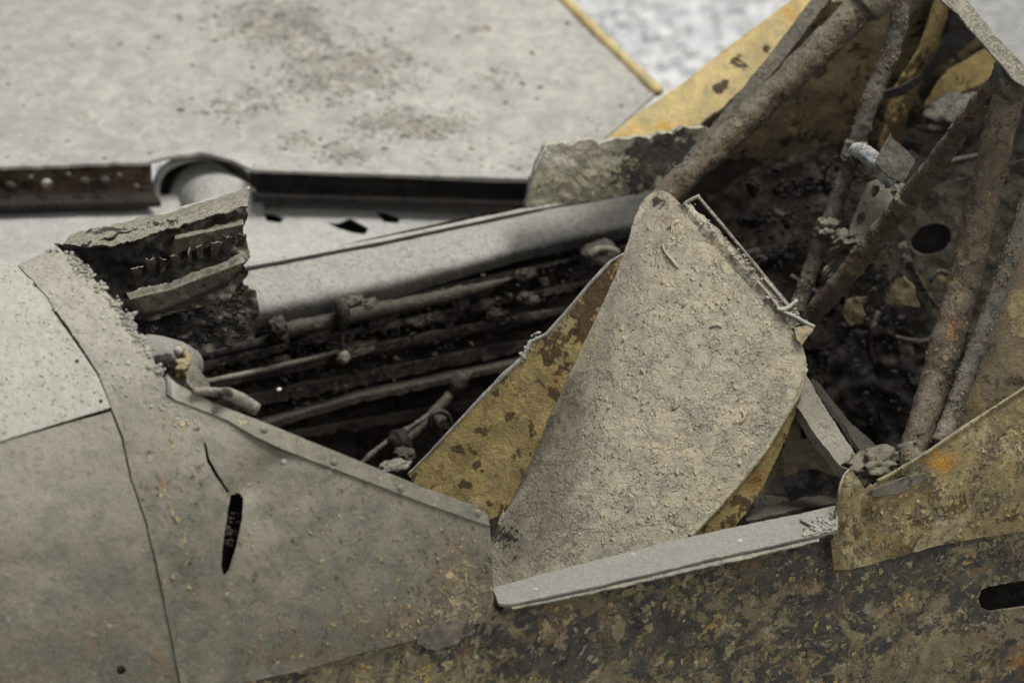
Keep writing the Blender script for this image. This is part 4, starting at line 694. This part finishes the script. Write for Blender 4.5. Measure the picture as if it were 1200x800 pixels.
tube('clamp_arm', [(1003, 178, .375), (1012, 178, .36), (1020, 184, .35), (1032, 198, .345), (1046, 214, .34)], [.006, .009, .0085, .0085, .007], fus, M['blue'], seg=28, rough=.0055, freq=90, label='clamp arm with pale blue residue')
lump('clamp', 1010, 180, .365, .009, M['bulk'], 1, 1, .9); lump('clamp', 970, 268, .36, .010, M['bulk'], 1.2, .9, 1.); lump('clamp', 992, 282, .34, .011, M['bulk'], 1.4, .9, 1.); lump('clamp', 1056, 225, .30, .008, M['greytube'], 1, 1, .5)
for i in range(7): tube('bent_wire', [(980+i*3, 305+i*4, .345), (968+rng.uniform(-4, 8), 318+i*3, .335), (966+i*3, 335+rng.uniform(-4, 6), .345)], .0018, fus, M['greytube'], seg=6, rough=.0006)

# ================================================================== SEAT resting in the pit
seat = thing('pilot_seat', 'tan flaking bucket seat shell with a hinge on one edge, standing in the open cockpit', 'seat', P(760, 640, .2))
sp0 = P(760, 450, .20)
s_base = plane(sp0, [-.12, -.80, .56])
def seat_fn(x, y):
    # cylinder-like bend: left part turns away
    cl = 735-(y-290)*.46                       # crease line x at row y
    u = np.clip((x-cl)/220, 0, 1.3)
    return -.085*(1-np.minimum(u, 1))**1.9+.010*np.exp(-((x-(812-(y-625)*-.0))/600)**2)*0
s_seat = disp(s_base, (.0022, 8, 3, 91), (.0008, 40, 4, 92), (.0004, 130, 2, 93), fn=seat_fn)
so = [(772, 224), (786, 228), (800, 243), (824, 275), (852, 306), (885, 342), (915, 372), (936, 398), (944, 418), (944, 436), (934, 462), (915, 495), (893, 530), (864, 566), (838, 596), (808, 628), (770, 668), (700, 700), (600, 720), (560, 700), (575, 640), (590, 597), (612, 556), (640, 490), (668, 428), (700, 360), (722, 318), (736, 284), (744, 256), (756, 232)]
sb = sheet('seat_back', smooth_poly(so, 3), s_seat, seat, M['seat'], res=3, thick=.002, rag=1.0,
      attrs={'film_shade': blobs([(600, 640, 40, 50, .75), (640, 560, 34, 60, .6), (668, 480, 28, 60, .55), (705, 390, 22, 60, .5), (735, 310, 12, 30, .4), (680, 640, 60, 30, .3)]), 'dust': blobs([(860, 430, 60, 80, .1)]), 'patch': blobs([(850, 420, 60, 60, .25), (808, 490, 20, 20, .5), (930, 470, 10, 16, .9), (760, 640, 20, 40, .2), (788, 250, 10, 8, .8)]), 'wear': blobs([(640, 620, 50, 60, .55), (680, 470, 26, 70, .45), (655, 540, 30, 60, .45), (775, 236, 8, 8, 1.)]), 'soot': blobs([(772, 234, 8, 6, .9), (585, 620, 10, 12, 1.1), (720, 410, 3, 5, .9), (786, 612, 4, 14, .5), (600, 640, 16, 20, .5)]), 'stain': blobs([(773, 252, 7, 7, .55), (936, 465, 5, 14, .5), (815, 600, 6, 20, .2)])}, label='broad flaking back shell')  # dirt film along the crease, with the bend's shade painted in
flakes('paint_flake', [(772, 235), (930, 400), (930, 460), (810, 615), (700, 640), (690, 480), (740, 330)], s_seat, 330, (.0009, .0062), (.0002, .0013), sb, M['sflk'], dens=lambda x, y: np.clip(fbm(np.c_[x, y, 0*x], 1/45, 3)*1.6+.45, .08, 1)*np.clip(.25+(x-660+(y-400)*.4)/120, .1, 1), label='curled tan paint flakes on the seat shell')
px, py = pick([(772, 235), (930, 400), (930, 460), (810, 620), (640, 660), (690, 480), (740, 330)], 900); Q, _ = s_seat(px, py); crumbs('dirt_crumb', Q, (.0004, .0016), seat, M['sflk'])
def curl(pts, r=.0011):
    Q = on(s_seat, pts); Q[1:-1] += .0015*np.array([-.12, -.8, .56]); tube('curled_paint', Q, r, seat, M['sflk'], seg=6, rough=.0006, p3=True)
for pts in (((776, 286), (779, 295), (787, 305), (795, 314)), ((783, 268), (790, 262), (796, 258)), ((788, 480), (795, 474), (799, 464)), ((735, 600), (742, 590), (748, 575)), ((868, 480), (872, 488), (866, 497)), ((800, 360), (806, 352)), ((832, 384), (840, 380), (846, 384))): curl(pts)
# left wing of the seat: ochre inside face
A0 = on(s_base, [(733, 292)])[0]; B0 = on(s_seat, [(592, 600)])[0]
wpl = plane3(A0, B0, P(486, 548, .325))
s_wing = disp(wpl, (.0015, 12, 3, 95), (.0006, 50, 3, 96))
wo = [(730, 298), (716, 306), (690, 334), (660, 370), (640, 392), (622, 400), (612, 420), (590, 440), (560, 470), (524, 508), (498, 536), (478, 556), (500, 590), (550, 620), (580, 606), (593, 598), (616, 552), (644, 486), (672, 426), (702, 362), (722, 318)]
sheet('side_wing', wo, s_wing, seat, M['ochre'], res=3, thick=.002, rag=.9,
      attrs={'soot': blobs([(705, 335, 22, 26, 1.), (684, 365, 16, 30, .75), (664, 392, 20, 14, .5), (648, 420, 18, 12, .8), (640, 405, 10, 14, .6), (582, 462, 5.76, 5.04, 0.96), (596, 488, 8.64, 4.32, 1.2), (568, 504, 10.1, 7.2, 1.12), (650, 460, 8.64, 10.1, 1.04), (536, 526, 8.64, 4.32, 1.04), (556, 545, 3.6, 4.32, 0.88), (544, 568, 11.5, 5.76, 1.04), (562, 552, 5.76, 4.32, 0.8), (574, 590, 8.64, 5.76, 1.04), (624, 500, 4.32, 11.5, 0.72), (612, 480, 7.2, 3.6, 0.64), (690, 385, 10.1, 15.8, 0.56), (590, 600, 5.76, 5.76, 0.96)]), 'stain': blobs([(650, 450, 16, 20, .5), (700, 380, 14, 20, .5)]), 'patch': blobs([(672, 372, 12, 8, 1.2), (656, 384, 10, 8, 1.4), (660, 440, 20, 14, .5), (640, 470, 10, 20, .5)])}, label='ochre inner face of the left wing')
edge = [(731, 297), (716, 306), (690, 334), (660, 370), (640, 392), (622, 400), (612, 420), (590, 440), (560, 470), (524, 508), (498, 536), (478, 556)]
tube('wing_edge', on(wpl, edge), [.0012, .0018, .0016, .0016, .0018, .0026, .0024, .0014, .0012, .0013, .0012], seat, M['pale'], seg=8, rough=.0007, p3=True, smooth=False)
lump2 = on(wpl, [(622, 402), (628, 396), (618, 410), (615, 418)]); crumbs('dirt_crumb', np.repeat(lump2, 8, 0)+rng.normal(0, .002, (32, 3)), (.0015, .004), seat, M['grit'])
# right lower flange, ochre underside curling back
re_ = [(945, 432), (936, 462), (917, 495), (895, 530), (866, 566), (840, 596), (808, 629)]
R1 = on(s_seat, re_); R2 = R1+np.array([R_*a*PXM-U_*b*PXM+F_*.012 for a, b in ((0, 2), (3, 6), (6, 18), (5, 32), (10, 36), (18, 28), (10, 8))])
loft('edge_flange', [R1+np.array([.0015, .001, 0]), R2], seat, M['ochre'], thick=.0015, step=.0025, terms=((.0012, 40, 3, 6),), rag=.002, attrs={'stain': blobs([(890, 560, 30, 20, .6)]), 'soot': blobs([(880, 590, 40, 14, .7), (850, 612, 20, 8, .6)]), 'patch': blobs([(920, 490, 12, 20, .6)])})
tube('edge_bead', R1, [.0012, .002, .0024, .0022, .0026, .0028, .0022], seat, M['ochre'], seg=10, rough=.0008, p3=True, smooth=False, attrs={'dust': lambda x, y: np.full(len(x), .4), 'patch': lambda x, y: np.full(len(x), .6)})
# hinge: crusted band, rods, clasp
nn_ = nrm([-.12, -.80, .56])
def band(a, dz): return on(s_seat, a)+nn_*dz
loft('hinge_band', [band([(792, 240), (822, 274), (858, 313), (892, 350), (926, 386)], .0004), band([(800, 240), (830, 271), (868, 308), (902, 345), (934, 381)], .0035), band([(808, 238), (840, 268), (878, 304), (911, 341), (942, 377)], .001)], seat, M['seat'], thick=.002, step=.002, terms=((.0012, 60, 3, 3), (.0008, 150, 2, 4)), rag=.003, attrs={'wear': lambda x, y: np.full(len(x), .3)})
tube('hinge_rod', band([(818, 232), (850, 270), (880, 306), (906, 338), (944, 384)], .003), .0018, seat, M['rust'], seg=10, rough=.0004, p3=True, attrs={'dust': lambda x, y: np.full(len(x), .6)})
tube('hinge_rod', band([(800, 240), (810, 234), (819, 230)], .003), .0018, seat, M['grit'], seg=8, rough=.0004, p3=True)
tube('hinge_rod', band([(886, 330), (898, 344), (912, 362)], .004), .0013, seat, M['grit'], seg=8, rough=.0004, p3=True)
tube('hinge_rod', band([(893, 326), (906, 341), (922, 360)], .005), .0013, seat, M['grit'], seg=8, rough=.0004, p3=True)
tube('hinge_clasp', band([(908, 362), (916, 364), (926, 358), (932, 352)], .006), [.002, .0026, .0022, .0018], seat, M['grit'], seg=8, rough=.0008, p3=True)
sheet('hinge_tab', [(930, 384), (942, 382), (954, 380), (953, 387), (946, 394), (940, 404), (934, 398)], disp(plane(on(s_seat, [(940, 390)])[0]+nn_*.006, nn_), (.002, 90, 3, 3)), seat, M['ochre'], res=2, rag=1, attrs={'dust': lambda x, y: np.full(len(x), .4)})
tube('hinge_rod', band([(916, 366), (930, 372), (944, 380), (952, 384)], .006), .0018, seat, M['pale'], seg=8, rough=.0006, p3=True)
px, py = pick([(800, 240), (812, 238), (948, 380), (936, 392)], 110); Q, _ = s_seat(px, py); crumbs('dirt_crumb', Q+nn_*.004, (.0008, .0026), seat, M['grit'])
